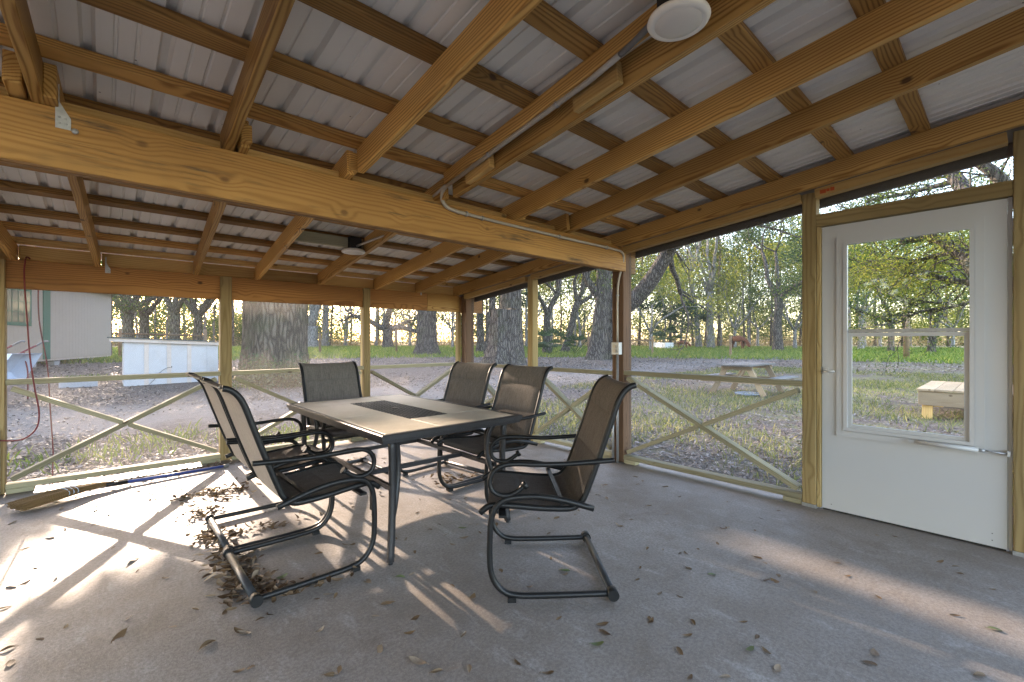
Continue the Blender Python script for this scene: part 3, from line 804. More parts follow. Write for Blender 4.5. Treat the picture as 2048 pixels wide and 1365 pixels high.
# ------------------------------------------------------------------ broom
def build_broom():
    b = empty('broom', (-.25, 4.92, 0), 'straw broom with blue handle lying along the back wall plate', 'broom')
    p0, p1, p2 = np.array([-.45, 4.74, .035]), np.array([-.05, 4.985, .045]), np.array([.06, 5.005, .042])
    d = (p1 - p0); L = np.linalg.norm(d); d /= L
    s = np.cross(d, (0, 0, 1)); s /= np.linalg.norm(s)
    mb = MB(); r = np.random.default_rng(3)
    for k in range(230):
        a = r.uniform(-1, 1); h = r.uniform(-1, 1)
        e = p0 + s * a * .085 + np.array([0, 0, .012 + h * .022]) - d * r.uniform(-.03, .03)
        m = p0 + d * L * .62 + s * a * .062 + np.array([0, 0, .018 + h * .024])
        f = p1 + s * a * .026 + np.array([0, 0, .004 + h * .018])
        q = p2 + s * a * .016 + np.array([0, 0, h * .012])
        mb.tube([e, m, f, q], [.0032, .0036, .0034, .003], 4, False)
    mb.v = [(x, y, max(z, .003)) for x, y, z in mb.v]
    mb.obj('bristles', M['broom_straw'], b, fix=False)
    for t in (.56, .62, .68):
        c = p0 + d * L * t + np.array([0, 0, .018]); w = MB()
        ring = [c + s * math.cos(q) * .070 + np.array([0, 0, math.sin(q) * .030]) for q in np.linspace(0, 2*math.pi, 22)]
        w.tube(ring, .0028, 5, False); w.obj('binding_wire', M['barrow'], b)
    w = MB(); w.tube([p2 - d*.05, p2 + np.array([.09, .008, -.012])], .017, 10); w.obj('ferrule', M['black_metal'], b)
    w = MB(); w.tube([p2 + np.array([.085, .008, -.012]), (.86, 5.075, .016)], .0125, 12); w.obj('handle', M['blue'], b)
    w = MB(); w.tube([(.855, 5.0745, .016), (.90, 5.08, .0165)], .0145, 12); w.obj('handle_tip', M['flex'], b)
build_broom()

# ------------------------------------------------------------------ patio table
def build_table():
    x0, x1, y0, y1, zt = 1.082, 2.100, 2.205, 3.868, 0.722
    t = empty('patio_table', ((x0+x1)/2, (y0+y1)/2, 0), 'rectangular patio table with beige tiles and dark metal frame', 'table')
    fr = MB(); w = .034
    prof = [(0, -.004), (.006, .001), (w, .0), (w, -.05), (.014, -.05), (.010, -.030), (.002, -.028)]
    # mitred rim with a stepped edge
    def P(u, v, c):
        sx, sy = c
        return ((x0 + u) if sx < 0 else (x1 - u), (y0 + u) if sy < 0 else (y1 - u), zt + v)
    cs = [(-1, -1), (1, -1), (1, 1), (-1, 1)]
    n = len(prof); V = [P(u, v, c) for c in cs for u, v in prof]
    Fq = [(i*n+k, i*n+(k+1) % n, ((i+1) % 4)*n+(k+1) % n, ((i+1) % 4)*n+k) for i in range(4) for k in range(n)]
    fr.add(V, Fq); fr.obj('rim', M['bronze'], t)
    ub = MB(); ub.box((x0+w, y0+w, zt-.016), (x1-w, y1-w, zt-.011)); ub.obj('tile_tray', M['bronze'], t)
    g = .0035; a0, a1, b0, b1 = x0 + w, x1 - w, y0 + w, y1 - w
    lx0, lx1, ly0, ly1 = 1.462, 1.757, 2.590, 3.538
    tiles = [(a0, lx0, b0, 2.886), (a0, lx0, 2.886, ly1), (a0, lx1, ly1, b1), (lx1, a1, 3.233, b1), (lx1, a1, ly0, 3.233), (lx0, a1, b0, ly0)]
    for (xa, xb, ya, yb) in tiles:
        m = bmesh.new(); bmesh.ops.create_cube(m, size=1)
        bmesh.ops.scale(m, vec=(xb - xa - 2*g, yb - ya - 2*g, .010), verts=m.verts)
        bmesh.ops.bevel(m, geom=list(m.edges), offset=.0015, segments=1, affect='EDGES')
        bmesh.ops.translate(m, vec=((xa+xb)/2, (ya+yb)/2, zt - .0055), verts=m.verts)
        me = bpy.data.meshes.new('tile'); m.to_mesh(me); m.free()
        link('tile', me, t, M['tile'])
    la = MB(); q = .022
    nx, ny = 13, 42
    for i in range(nx + 1):
        x = lx0 + .004 + (lx1 - lx0 - .008) * i / nx
        pts = [(x + (.003 if k % 2 else -.003), ly0 + .004 + (ly1-ly0-.008) * k / ny, zt - .003 + (.0022 if (k + i) % 2 else -.0012)) for k in range(ny + 1)]
        for p, r in zip(pts[:-1], pts[1:]): la.bar(p, r, .006, .003)
    for k in range(ny + 1):
        y = ly0 + .004 + (ly1-ly0-.008) * k / ny
        pts = [(lx0 + .004 + (lx1-lx0-.008) * i / nx, y, zt - .003 + (-.0012 if (k + i) % 2 else .0022)) for i in range(nx + 1)]
        for p, r in zip(pts[:-1], pts[1:]): la.bar(p, r, .006, .003)
    la.obj('lattice_insert', M['bronze'], t, fix=False)
    # umbrella hole cap
    c = MB(); c.lathe([(0, .004), (.022, .004), (.026, 0), (.026, -.006)], 20, (1.61, 3.064, zt)); c.obj('hole_cap', M['bronze'], t)
    cx, cy = (x0+x1)/2, (y0+y1)/2
    for sx in (-1, 1):
        for sy in (-1, 1):
            fx = 1.166 if sx < 0 else 2.016; fy = 2.272 if sy < 0 else 3.80
            dx, dy = -sx*.7071, -sy*.7071     # inward diagonal
            def at(u, z): return (fx + dx*u, fy + dy*u, z)
            o = MB(); o.tube(arc([at(-.006, .012), at(.012, .15), at(.028, .32), at(.030, .5), at(.02, .672)], 4), [.021]*17, 4, True); 
            lo = o.obj('leg', M['bronze'], t)
            i = MB(); i.tube(arc([at(.035, .24), at(.085, .31), at(.125, .42), at(.135, .52), at(.115, .62), at(.07, .672)], 5), .0165, 6); i.obj('leg_arc', M['bronze'], lo)
            f = MB(); f.lathe([(0, 0), (.012, 0), (.014, .004), (.010, .013), (0, .013)], 12, (at(-.006, 0)[0], at(-.006, 0)[1], 0.0)); f.obj('foot_glide', M['black_metal'], lo)
    for xx in (1.215, 1.965):
        s = MB(); s.bar((xx, 2.33, .385), (xx, 3.74, .385), .024, .028); s.obj('stretcher', M['bronze'], t)
    for yy in (2.72, 3.35):
        s = MB(); s.bar((1.228, yy, .385), (1.952, yy, .385), .024, .028); s.obj('stretcher', M['bronze'], t)
build_table()

# ------------------------------------------------------------------ sling chairs
CH_C = [(0, .030), (.12, .0275), (.25, .026), (.36, .0255), (.44, .028), (.505, .043), (.55, .085), (.574, .145), (.579, .22), (.578, .30), (.572, .385), (.548, .445), (.50, .480), (.40, .491), (.30, .484), (.19, .460), (.09, .430)]
CH_S = [(.625, .402), (.590, .430), (.555, .438), (.46, .433), (.34, .421), (.22, .416), (.170, .424), (.132, .458), (.113, .500), (.095, .545), (.055, .655), (.022, .75), (-.005, .83), (-.025, .89), (-.045, .94), (-.070, .978), (-.098, 1.0), (-.125, 1.008)]
CH_A = [(-.012, .655), (.02, .652), (.12, .645), (.25, .638), (.36, .640), (.46, .644), (.52, .636), (.562, .608), (.579, .565), (.568, .522), (.535, .500), (.49, .497), (.455, .512), (.42, .538)]
def build_chair():
    t = empty('sling_chair', (0, 0, 0))
    HB = .305
    for s in (-1, 1):
        y = s * HB
        mb = MB(); mb.tube(arc([(x, y, z) for x, z in CH_C], 3), .0145, 8, True); mb.obj('base_rail', M['black_metal'], t, local=True)
        ft = MB(); ft.box((.455, y - .013, 0.0), (.495, y + .013, .022)); ft.obj('foot_pad', M['black_metal'], t, local=True)
        mb = MB(); mb.tube(arc([(x, s * .262, z) for x, z in CH_S], 3), .0150, 8, True); mb.obj('side_rail', M['black_metal'], t, local=True)
        mb = MB(); mb.tube(arc([(x, s * .292 if x < .35 else s * .300, z) for x, z in CH_A], 4), .0150, 8, True, flat=.8)
        mb.tube([(.42, s*.300, .538), (.405, s*.300, .549)], .019, 10); mb.obj('armrest', M['black_metal'], t, local=True)
    mb = MB(); mb.tube([(0, -.325, .030), (0, .325, .030)], .0185, 14)
    mb.obj('floor_bar', M['worn_metal'], t, local=True)
    for s in (-1, 1):
        e = MB(); e.tube([(0, s*.289, .030), (0, s*.334, .030)], .0265, 16); e.obj('bar_cap', M['black_metal'], t, local=True)
    mb = MB(); mb.bar((.520, -.30, .395), (.520, .30, .395), .034, .012); mb.bar((.565, -.302, .30), (.565, -.30, .42), .01, .03); mb.obj('front_brace', M['black_metal'], t, local=True)
    mb = MB(); mb.bar((.235, -.292, .452), (.235, .292, .452), .022, .012); mb.obj('rear_brace', M['black_metal'], t, local=True)
    # sling: padded sections between seams, pale backing behind
    P = np.array(arc([(x, 0, z) for x, z in CH_S[1:]], 5))[:, [0, 2]]
    seg = np.r_[0, np.cumsum(np.hypot(*np.diff(P, axis=0).T))]; L = seg[-1]
    ns, nw = 84, 14
    seams = [0.0, .16, .40, .62, .825, 1.0]
    U = sorted(set(np.linspace(0, 1, ns + 1)) | set(seams))
    rows_f, rows_b = [], []
    for u in U:
        x = np.interp(u * L, seg, P[:, 0]); z = np.interp(u * L, seg, P[:, 1])
        x2 = np.interp(min(u + .01, 1) * L, seg, P[:, 0]); z2 = np.interp(min(u + .01, 1) * L, seg, P[:, 1])
        x1 = np.interp(max(u - .01, 0) * L, seg, P[:, 0]); z1 = np.interp(max(u - .01, 0) * L, seg, P[:, 1])
        tx, tz = x2 - x1, z2 - z1; l = math.hypot(tx, tz); nx_, nz_ = tz / l, -tx / l     # towards the sitter
        k = max(i for i in range(5) if seams[i] <= u + 1e-9) if u < 1 else 4
        f = (u - seams[k]) / (seams[k+1] - seams[k])
        puff = (1 - abs(2*f - 1)**5) * (.014 if k in (2, 3, 4) else .006)
        sag = .012 if .1 < u < .9 else .012
        rf, rb = [], []
        for j in range(nw + 1):
            v = 2 * j / nw - 1
            y = v * .250
            e = 1 - abs(v)**4
            pf = puff * (1 - abs(v)**10) - sag * e * (.6 if u > .45 else 1) + .004
            edge = .020 * (abs(v) ** 3 - .4) if u > .985 else 0
            rf.append((x + nx_*pf + tx/l*edge, y, z + nz_*pf + tz/l*edge))
            pb = pf - .0065 - puff*.9 * (1 - abs(v)**10)
            rb.append((x + nx_*pb + tx/l*edge, y, z + nz_*pb + tz/l*edge))
        rows_f.append(rf); rows_b.append(rb)
    def sheet(rows, flip):
        m = MB(); V = [p for r in rows for p in r]; w = nw + 1
        Fq = [(i*w+j, i*w+j+1, (i+1)*w+j+1, (i+1)*w+j) for i in range(len(rows)-1) for j in range(nw)]
        if flip: Fq = [q[::-1] for q in Fq]
        m.add(V, Fq, True); return m
    sheet(rows_f, False).obj('sling', M['sling'], t, local=True, fix=False)
    # backing only where the back panel is, with folded sleeve at the top
    i0 = next(i for i, u in enumerate(U) if u > .33)
    sheet(rows_b[i0:], True).obj('sling_backing', M['sling_back'], t, local=True, fix=False)
    sheet(rows_b[:i0 + 1], True).obj('seat_underside', M['sling'], t, local=True, fix=False)
    hem = MB(); hem.tube([(p[0], p[1], p[2] - .003) for p in rows_f[-1]], .005, 6); hem.obj('top_hem', M['sling_back'], t, local=True)
    return t
chair = build_chair()
GC = 'brown sling chairs around the tiled table'
spots = [((0.520, 2.635, 0), 0.0, 'black framed sling chair with dry leaves heaped around its floor bar'),
         ((0.530, 3.290, 0), 0.0, 'black framed sling chair half hidden behind the leaf heaped chair, beside the table'),
         ((1.620, 4.335, 0), -math.pi/2 + .03, 'black framed sling chair at the far end of the tiled table'),
         ((2.540, 3.430, 0), math.pi + .10, 'black framed sling chair along the table side wall, nearer the corner post'),
         ((2.560, 2.735, 0), math.pi - .02, 'black framed sling chair with sun on its lumbar pad, nearer the brown middle post'),
         ((1.978, 1.490, 0), math.radians(140), 'black framed sling chair turned askew at the near end, in full view')]
for i, (loc, rz, lab) in enumerate(spots):
    c = chair if i == 0 else copy_tree(chair)
    c.location = loc; c.rotation_euler = (0, 0, rz)
    tag(c, lab, 'chair', GC)

# ------------------------------------------------------------------ things in the yard
def pt(px, py, d):
    return np.array([0, 0, CAM_H]) + ray(px, py) * d

# tan storage shed on blocks: its long wall faces the porch
def build_shed():
    c1 = pt(223, 713, 25.8); c0 = pt(-90, 735.6, 14.7)
    d = c1 - c0; d[2] = 0; L = np.linalg.norm(d); d /= L
    out = np.array([d[1], -d[0], 0])
    if out @ c0 > 0: out = -out                    # towards the camera
    zb, H, W = 0.43, 3.5, 3.6
    base = np.array([c0[0], c0[1], 0])
    t = empty('storage_shed', tuple(base + d*L/2 - out*W/2 + np.array([0, 0, float(gz(*(base + d*L/2)[:2]))])), 'tan wooden storage shed with green trim raised on concrete blocks', 'shed')
    def Q(u, w, z): return base + d*u - out*w + np.array([0, 0, z])
    def bx(name, u0, u1, w0, w1, z0, z1, mat, par=t):
        m = MB(); m.add([Q(u0,w0,z0),Q(u1,w0,z0),Q(u1,w1,z0),Q(u0,w1,z0),Q(u0,w0,z1),Q(u1,w0,z1),Q(u1,w1,z1),Q(u0,w1,z1)],
              [(0,3,2,1),(4,5,6,7),(0,1,5,4),(1,2,6,5),(2,3,7,6),(3,0,4,7)]); return m.obj(name, mat, par)
    def u_of(px):           # where a picture column meets the wall
        r = ray(px, HOR); o = np.array([0, 0]); A = np.array([[r[0], -d[0]], [r[1], -d[1]]])
        k = np.linalg.solve(A, base[:2]); return k[1]
    wl = bx('wall', 0, L, 0, W, zb, zb + H, M['tan_siding'])
    for k in range(int(L / .305)):                                   # grooves between siding boards, as proud laps
        bx('siding_lap', .305*k + .003, .305*k + .302, -.006, -.0005, zb + .02, zb + H - .02, M['tan_siding'], wl)
    bx('floor_beam', 0.02, L - .02, .02, .12, zb - .07, zb - .001, M['pink_board'])
    bx('floor_beam', 0.02, L - .02, W - .12, W - .02, zb - .07, zb - .001, M['pink_board'])
    ua, ub = u_of(85), u_of(99)
    bx('trim_board', ua, ub, -.035, -.0105, zb + .01, zb + H, M['green_trim'])
    bx('trim_board', L - .03, L + .012, -.03, .05, zb, zb + H, M['fascia'])
    w0, w1 = u_of(8), u_of(58)
    zw0 = 1.22 + (683 - 652)*22/900; zw1 = zw0 + 1.25
    wf = bx('window', w0 - .12, w1 + .12, -.03, -.0108, zw0 - .14, zw1 + .12, M['green_trim'])
    bx('pane', w0, w1, -.034, -.0305, zw0, zw1, M['dark_glass'], wf)
    for f in (.25, .5, .75): bx('muntin', w0 + (w1-w0)*f - .012, w0 + (w1-w0)*f + .012, -.044, -.0345, zw0, zw1, M['green_trim'], wf)
    for f in (.33, .66): bx('muntin', w0, w1, -.0443, -.0348, zw0 + (zw1-zw0)*f - .012, zw0 + (zw1-zw0)*f + .012, M['green_trim'], wf)
    for px in (70, 117, 184):
        u = u_of(px)
        for w in (.05, W - .3):
            g = float(gz(*Q(u, w, 0)[:2]))
            bx('pier_block', u - .22, u + .22, w, w + .22, g - .05, zb - .071 - .055, M['block'])
            bx('pier_cap', u - .3, u + .3, w, w + .2, zb - .126, zb - .0715, M['grey_wood'])
    r = MB(); hh = zb + H
    V = [Q(-.3, -.35, hh - .05), Q(L+.3, -.35, hh - .05), Q(L+.3, W/2, hh + .9), Q(-.3, W/2, hh + .9), Q(L+.3, W+.35, hh - .05), Q(-.3, W+.35, hh - .05)]
    V += [v + np.array([0, 0, .06]) for v in V]
    r.add(V, [(0,3,2,1),(3,5,4,2),(6,7,8,9),(9,8,10,11),(0,1,7,6),(5,11,10,4),(1,2,8,7),(2,4,10,8),(0,6,9,3),(3,9,11,5)])
    r.obj('roof', M['shingle'], t)
    g = MB(); g.add([Q(L, 0, hh), Q(L, W, hh), Q(L, W/2, hh + .88), Q(L-.05, 0, hh), Q(L-.05, W, hh), Q(L-.05, W/2, hh + .88)], [(0,1,2),(3,5,4),(0,3,4,1),(1,4,5,2),(2,5,3,0)]); g.obj('gable', M['tan_siding'], t)
build_shed()

# low white board and batten shelter
def build_shelter():
    x0, x1, y0, y1 = 0.42, 2.64, 16.48, 17.7
    g = -.05
    t = empty('low_shelter', ((x0+x1)/2, (y0+y1)/2, g), 'low white board and batten pump shelter with sloping roof beside the drive', 'shelter')
    zl, zr_ = 1.20, 1.10
    def top(x): return zl + (zr_ - zl) * (x - x0) / (x1 - x0)
    m = MB(); m.prism([(x0, g - .05), (x1, g - .05), (x1, top(x1)), (x0, top(x0))], 'y', y0, y0 + .03); m.obj('front_wall', M['white_board'], t)
    m = MB(); m.prism([(x0, g - .05), (x1, g - .05), (x1, top(x1) - .06), (x0, top(x0) - .06)], 'y', y1 - .03, y1); m.obj('rear_wall', M['white_board'], t)
    for xa in (x0, x1 - .03):
        m = MB(); m.box((xa, y0 + .0305, g - .05), (xa + .03, y1 - .0305, top(xa) - .03)); m.obj('side_wall', M['white_board'], t)
    for px in (.0, .205, .45, .68, .915):
        x = x0 + .06 + (x1 - x0 - .12) * px
        m = MB(); m.prism([(x - .05, g), (x + .05, g), (x + .05, top(x + .05) - .002), (x - .05, top(x - .05) - .002)], 'y', y0 - .022, y0 - .0005); m.obj('batten', M['pink_board'] if 0 < px < .9 else M['white_board'], t)
    m = MB(); m.prism([(x0 - .30, top(x0 - .30) + .002), (x1 + .08, top(x1 + .08) + .002), (x1 + .08, top(x1 + .08) + .10), (x0 - .30, top(x0 - .30) + .10)], 'y', y0 - .10, y0 - .0235); m.obj('fascia_board', M['pink_board'], t)
    m = MB(); m.prism([(x0 - .34, top(x0 - .34) + .1015), (x1 + .14, top(x1 + .14) + .1015), (x1 + .14, top(x1 + .14) + .125), (x0 - .34, top(x0 - .34) + .125)], 'y', y0 - .16, y1 + .1); m.obj('roof', M['shingle'], t)
    m = MB(); m.tube([(1.46, y0 - .001, .47), (1.46, y0 - .02, .47)], .035, 14); m.obj('cable_hole', M['dark'], t)
    m = MB(); m.tube(arc([(1.46, y0 - .02, .46), (1.38, y0 - .05, .45), (1.22, y0 - .06, .33), (1.08, y0 - .05, .12), (.95, y0 - .06, -.03)], 5), .008, 6); m.obj('cable', M['flex'], t)
build_shelter()
p = on_ground(157, 774)
mb = MB(); mb.box((-.38, -.10, 0), (.38, .10, .19))
o = mb.obj('cinder_block', M['block']); o.location = (p[0], p[1], p[2] - .02); o.rotation_euler = (0, 0, .1)
tag(o, 'grey concrete block lying on the leaves beside the drive', 'block')

# wheelbarrow tipped up against nothing, red handles in the air
def build_barrow():
    c = pt(22, 722, 9.6); g = float(gz(c[0], c[1]))
    t = empty('wheelbarrow', (c[0], c[1], g), 'pale blue wheelbarrow with red handles standing near the tan shed', 'wheelbarrow')
    ux = np.array([RGT[0], RGT[1], 0]); uy = np.array([FWD[0], FWD[1], 0])
    def Q(a, b, z): return c + ux*a + uy*b + np.array([0, 0, z])
    # tray: open tapered tub seen side on and tipped forward
    tip = math.radians(52)
    def T(l, w, h):        # l along tray, h depth
        return Q(-.06 + l*math.cos(tip) - h*math.sin(tip), w, -.02 + l*math.sin(tip) + h*math.cos(tip))
    m = MB()
    lo = [T(-.28, -.2, .0), T(.22, -.2, .0), T(.22, .2, .0), T(-.28, .2, .0)]
    hi = [T(-.42, -.33, -.26), T(.40, -.30, -.22), T(.40, .30, -.22), T(-.42, .33, -.26)]
    li = [T(-.27, -.19, -.01), T(.21, -.19, -.01), T(.21, .19, -.01), T(-.27, .19, -.01)]
    hi2 = [T(-.40, -.315, -.26), T(.385, -.285, -.22), T(.385, .285, -.22), T(-.40, .315, -.26)]
    m.add(lo + hi + li + hi2, [(0,1,2,3),(0,4,5,1),(1,5,6,2),(2,6,7,3),(3,7,4,0),(8,11,10,9),(8,9,13,12),(9,10,14,13),(10,11,15,14),(11,8,12,15),(4,12,13,5),(5,13,14,6),(6,14,15,7),(7,15,12,4)])
    m.obj('tray', M['barrow'], t)
    for w in (-.24, .24):
        h = MB(); h.tube([Q(-.55, w*.5, -.38), Q(-.12, w, .13), Q(.30, w, .33)], .018, 8); hb = h.obj('handle', M['red'], t)
        k = MB(); k.tube(arc([Q(.30, w, .33), Q(.44, w, .40), Q(.52, w, .42), Q(.55, w, .40)], 3), .019, 8); k.obj('grip', M['flex'], hb)
        s = MB(); s.tube([Q(.02, w, .17), Q(.10, w, -.25), Q(.10, w, g - c[2] + .01)], .014, 8); s.obj('leg', M['red'], t)
    w_ = MB(); n = 20; cc = Q(-.62, 0, -.42 if c[2] - .62 > g else g - c[2] + .19)
    ring = [cc + ux*math.cos(q)*.15 + np.array([0, 0, math.sin(q)*.15]) for q in np.linspace(0, 2*math.pi, n + 1)]
    w_.tube(ring, .04, 8, False); w_.obj('wheel', M['dark'], t)
    e = MB()
    for a, b in ((-.05, .0), (.02, .03), (.05, -.03)): e.add([T(-.05 + a, -.30, -.16 + b), T(-.01 + a, -.303, -.14 + b), T(.0 + a, -.303, -.17 + b)], [(0, 1, 2)])
build_barrow()

# picnic table
def build_picnic():
    p = on_ground(1498, 790); cx, cy = 11.98, 4.40; g = float(gz(cx, cy)) - .01
    t = empty('picnic_table', (cx, cy, g), 'weathered wooden picnic table with attached benches on the side yard', 'picnic table')
    L = 1.78
    for k in range(5):
        y = cy - .31 + .155 * k
        board('tabletop_plank', (cx - L/2, y, g + .735), (cx + L/2, y, g + .735), .145, .038, M['grey_wood'], t)
    for s in (-1, 1):
        for k in range(2):
            y = cy + s * (.68 + .145 * k)
            board('bench_plank', (cx - L/2, y, g + .425), (cx + L/2, y, g + .425), .135, .038, M['grey_wood'], t)
        for e in (-1, 1):
            x = cx + e * .62
            board('leg', (x, cy + s * .60, g + .02), (x, cy + s * .24, g + .715), .038, .125, M['tan_wood'], t, up=(0, 1, 0) if s > 0 else (0, -1, 0))
    for e in (-1, 1):
        x = cx + e * .66
        board('cross_bearer', (x, cy - .86, g + .355), (x, cy + .86, g + .355), .038, .10, M['tan_wood'], t)
        board('top_cleat', (x, cy - .36, g + .665), (x, cy + .36, g + .665), .038, .09, M['tan_wood'], t)
        board('diagonal_brace', (x - e*.03, cy, g + .40), (cx + e*.12, cy, g + .70), .038, .07, M['tan_wood'], t)
    m = MB(); m.lathe([(0, .0), (.0, .05), (.17, .05), (.175, .02), (.14, 0), (0, 0)][1:], 24, (cx - .05, cy - .25, g + .02))
    return g
gp = build_picnic()
m = MB(); m.lathe([(.0, .03), (.26, .03), (.30, .05), (.315, .045), (.30, .01), (.25, 0), (0, 0)], 28)
o = m.obj('blue_saucer', plain('dull_blue_plastic', (0.22, 0.28, 0.36), 0.5)); o.location = (11.55, 4.20, gp + .02)
tag(o, 'round dull blue lid lying under the picnic table', 'lid')

# wooden platform seen through the door
def build_platform():
    x0, x1, y1, y0 = 10.45, 12.7, 1.06, -2.4
    g = float(gz(11, 0)) - .01; zt = .405
    t = empty('wooden_platform', ((x0+x1)/2, (y0+y1)/2, g), 'low pale wooden deck platform on stout legs beyond the door', 'platform')
    n = 15; w = (y1 - y0) / n
    for k in range(n):
        y = y0 + w * (k + .5)
        board('deck_plank', (x0 - .03, y, zt - .02), (x1, y, zt - .02), w - .006, .036, M['tan_wood'], t)
    board('apron', (x0 + .02, y0 + .02, zt - .165), (x0 + .02, y1 - .02, zt - .165), .04, .235, M['tan_wood'], t)
    board('apron', (x0 + .045, y1 - .04, zt - .165), (x1, y1 - .04, zt - .165), .04, .235, M['nailer'], t)
    for x in (x0 + .11, x1 - .2):
        for y in (y1 - .13, (y0+y1)/2, y0 + .2):
            board('leg', (x, y, g), (x, y, zt - .04), .13, .13, M['nailer'], t, up=(0, 1, 0))
build_platform()

# fence posts
def fence_post(px, py, h, w, lab, square=True):
    p = on_ground(px, py)
    m = MB()
    if square: m.box((-w/2, -w/2, -.1), (w/2, w/2, h))
    else: m.tube([(0, 0, -.1), (0, 0, h * .5), (.01, 0, h)], w/2, 10)
    o = m.obj('fence_post', M['fence_wood']); o.location = tuple(p); o.rotation_euler = (0, 0, px * .37)
    return tag(o, lab, 'post', 'wooden fence posts along the pasture')
fence_post(640, 707, 1.62, .20, 'stout wooden post standing right of the massive oak trunk', False)
fence_post(793, 706, 1.9, .17, 'wooden post left of the flared oak trunk', False)
fence_post(1305, 709, 1.35, .14, 'wooden post at the end of the pasture rail near the white trough')
fence_post(1461, 713, 1.40, .14, 'wooden post in front of the larger grazing cow')
fence_post(1177, 712, 1.65, .16, 'old wooden post leaning by the split oak trunk', False)
fence_post(1813, 719, 2.6, .28, 'tall brown post standing in grass beyond the door', False)
rl = MB(); a = on_ground(1305, 709); b = on_ground(1130, 704)
rl.bar(a + np.array([0, 0, 1.05]), b + np.array([0, 0, 1.05]), .05, .14)
tag(rl.obj('fence_rail', M['fence_wood']), 'single wooden rail running left from the pasture post', 'rail')
for k, (px, py, lab) in enumerate(((240, 716, 'wooden post between the tan shed and the white shelter'), (411, 715, 'wooden post behind the right end of the white shelter'))):
    fence_post(px, py, 1.75, .17, lab, False)
rl = MB(); a = on_ground(225, 716); b = on_ground(411, 715)
rl.tube([a + np.array([0, 0, 1.45]), b + np.array([0, 0, 1.35])], .05, 8); 
tag(rl.obj('fence_rail', M['fence_wood']), 'round wooden rail above the white shelter roof', 'rail')
p = on_ground(1322, 697)
m = MB()
m.box((-.42, -2.6, 0), (-.38, 2.6, .62)); m.box((.38, -2.6, 0), (.42, 2.6, .62)); m.box((-.38, -2.6, 0), (.38, -2.56, .62)); m.box((-.38, 2.56, 0), (.38, 2.6, .62)); m.box((-.38, -2.56, .03), (.38, 2.56, .08))
o = m.obj('water_trough', M['tank']); o.location = tuple(p); o.rotation_euler = (0, 0, math.radians(-42))
tag(o, 'long white water trough in the pasture behind the rail', 'trough')

# cows: one skinned body each
def cow(loc, rz, s, lab):
    J = [(-.75, 0, 1.12), (-.3, 0, 1.15), (.25, 0, 1.13), (.62, 0, 1.15), (.95, 0, .88), (1.18, 0, .52), (1.33, 0, .28),       # spine to muzzle
         (-.72, .2, .95), (-.66, .2, .72), (-.80, .2, .46), (-.76, .2, .02), (-.72, -.2, .95), (-.60, -.2, .72), (-.74, -.2, .46), (-.70, -.2, .02),
         (.52, .18, .9), (.50, .18, .5), (.50, .18, .02), (.52, -.18, .9), (.60, -.18, .5), (.58, -.18, .02), (-.95, 0, 1.05), (-1.0, 0, .5),
         (1.12, .17, .66), (1.12, -.17, .66)]
    Ed = [(0,1),(1,2),(2,3),(3,4),(4,5),(5,6),(0,7),(7,8),(8,9),(9,10),(0,11),(11,12),(12,13),(13,14),(3,15),(15,16),(16,17),(3,18),(18,19),(19,20),(0,21),(21,22),(5,23),(5,24)]
    Rr = [.32,.36,.37,.31,.20,.16,.11,.19,.13,.08,.06,.19,.13,.08,.06,.16,.085,.06,.16,.085,.06,.06,.035,.05,.05]
    me = bpy.data.meshes.new('cow'); me.from_pydata(J, Ed, []); 
    o = bpy.data.objects.new('cow', me); COL.objects.link(o); me.materials.append(M['cow'])
    md = o.modifiers.new('skin', 'SKIN'); md.use_smooth_shade = True
    if not me.skin_vertices: 
        me.attributes.new('x', 'FLOAT', 'POINT')
    for v, r in zip(me.skin_vertices[0].data, Rr): v.radius = (r, r)
    me.skin_vertices[0].data[0].use_root = True
    sb = o.modifiers.new('sub', 'SUBSURF'); sb.levels = sb.render_levels = 1
    o.location = tuple(loc); o.rotation_euler = (0, 0, rz); o.scale = (s, s, s)
    return tag(o, lab, 'cow', 'brown cows grazing in the pasture')
cow(on_ground(1366, 698), math.atan2(RGT[1], RGT[0]) - .25, .6, 'small brown calf grazing in the pasture, left of the pale trunks')
cow(on_ground(1476, 700), math.atan2(RGT[1], RGT[0]) - 1.15, .95, 'larger reddish brown cow grazing behind a fence post')

# ------------------------------------------------------------------ trees
def unit(v): return v / (np.linalg.norm(v) + 1e-9)
def rot_about(d, ang, az, r):
    a = unit(np.cross(d, [0.3, 0.2, 1.0] if abs(d[2]) < .9 else [1.0, 0, 0])); b = np.cross(d, a)
    s = a * math.cos(az) + b * math.sin(az)
    return unit(d * math.cos(ang) + s * math.sin(ang))

def limb(T, r, pos, d, length, rad, level, tips, wander=.16, up=.0, kids=(2, 4), ang=(.4, .9), maxlev=3, shrink=.66, n=7):
    pts = [np.array(pos, float)]; d = unit(np.array(d, float)); st = length / n
    for i in range(n):
        d = unit(d + r.normal(0, wander, 3) + np.array([0, 0, up]))
        pts.append(pts[-1] + d * st)
    rads = [rad * (1 - .42 * i / n) for i in range(n + 1)]
    T.tube(pts, rads, 9 if level == 0 else 7 if level == 1 else 5, level > 0)
    if level >= maxlev:
        tips.append((pts[-1], length)); tips.append((pts[n // 2], length))
        return
    if level >= maxlev - 1: tips.append((pts[-2], length))
    k = r.integers(kids[0], kids[1] + 1); az = r.uniform(0, 6.28)
    for j in range(k):
        at = n if j < 2 else int(r.integers(max(2, n // 2), n))
        limb(T, r, pts[at], rot_about(d, r.uniform(*ang), az + 6.28 * j / k + r.normal(0, .3), r), length * shrink * r.uniform(.75, 1.15), rads[at] * .66, level + 1, tips, wander, up, kids, ang, maxlev, shrink, n)

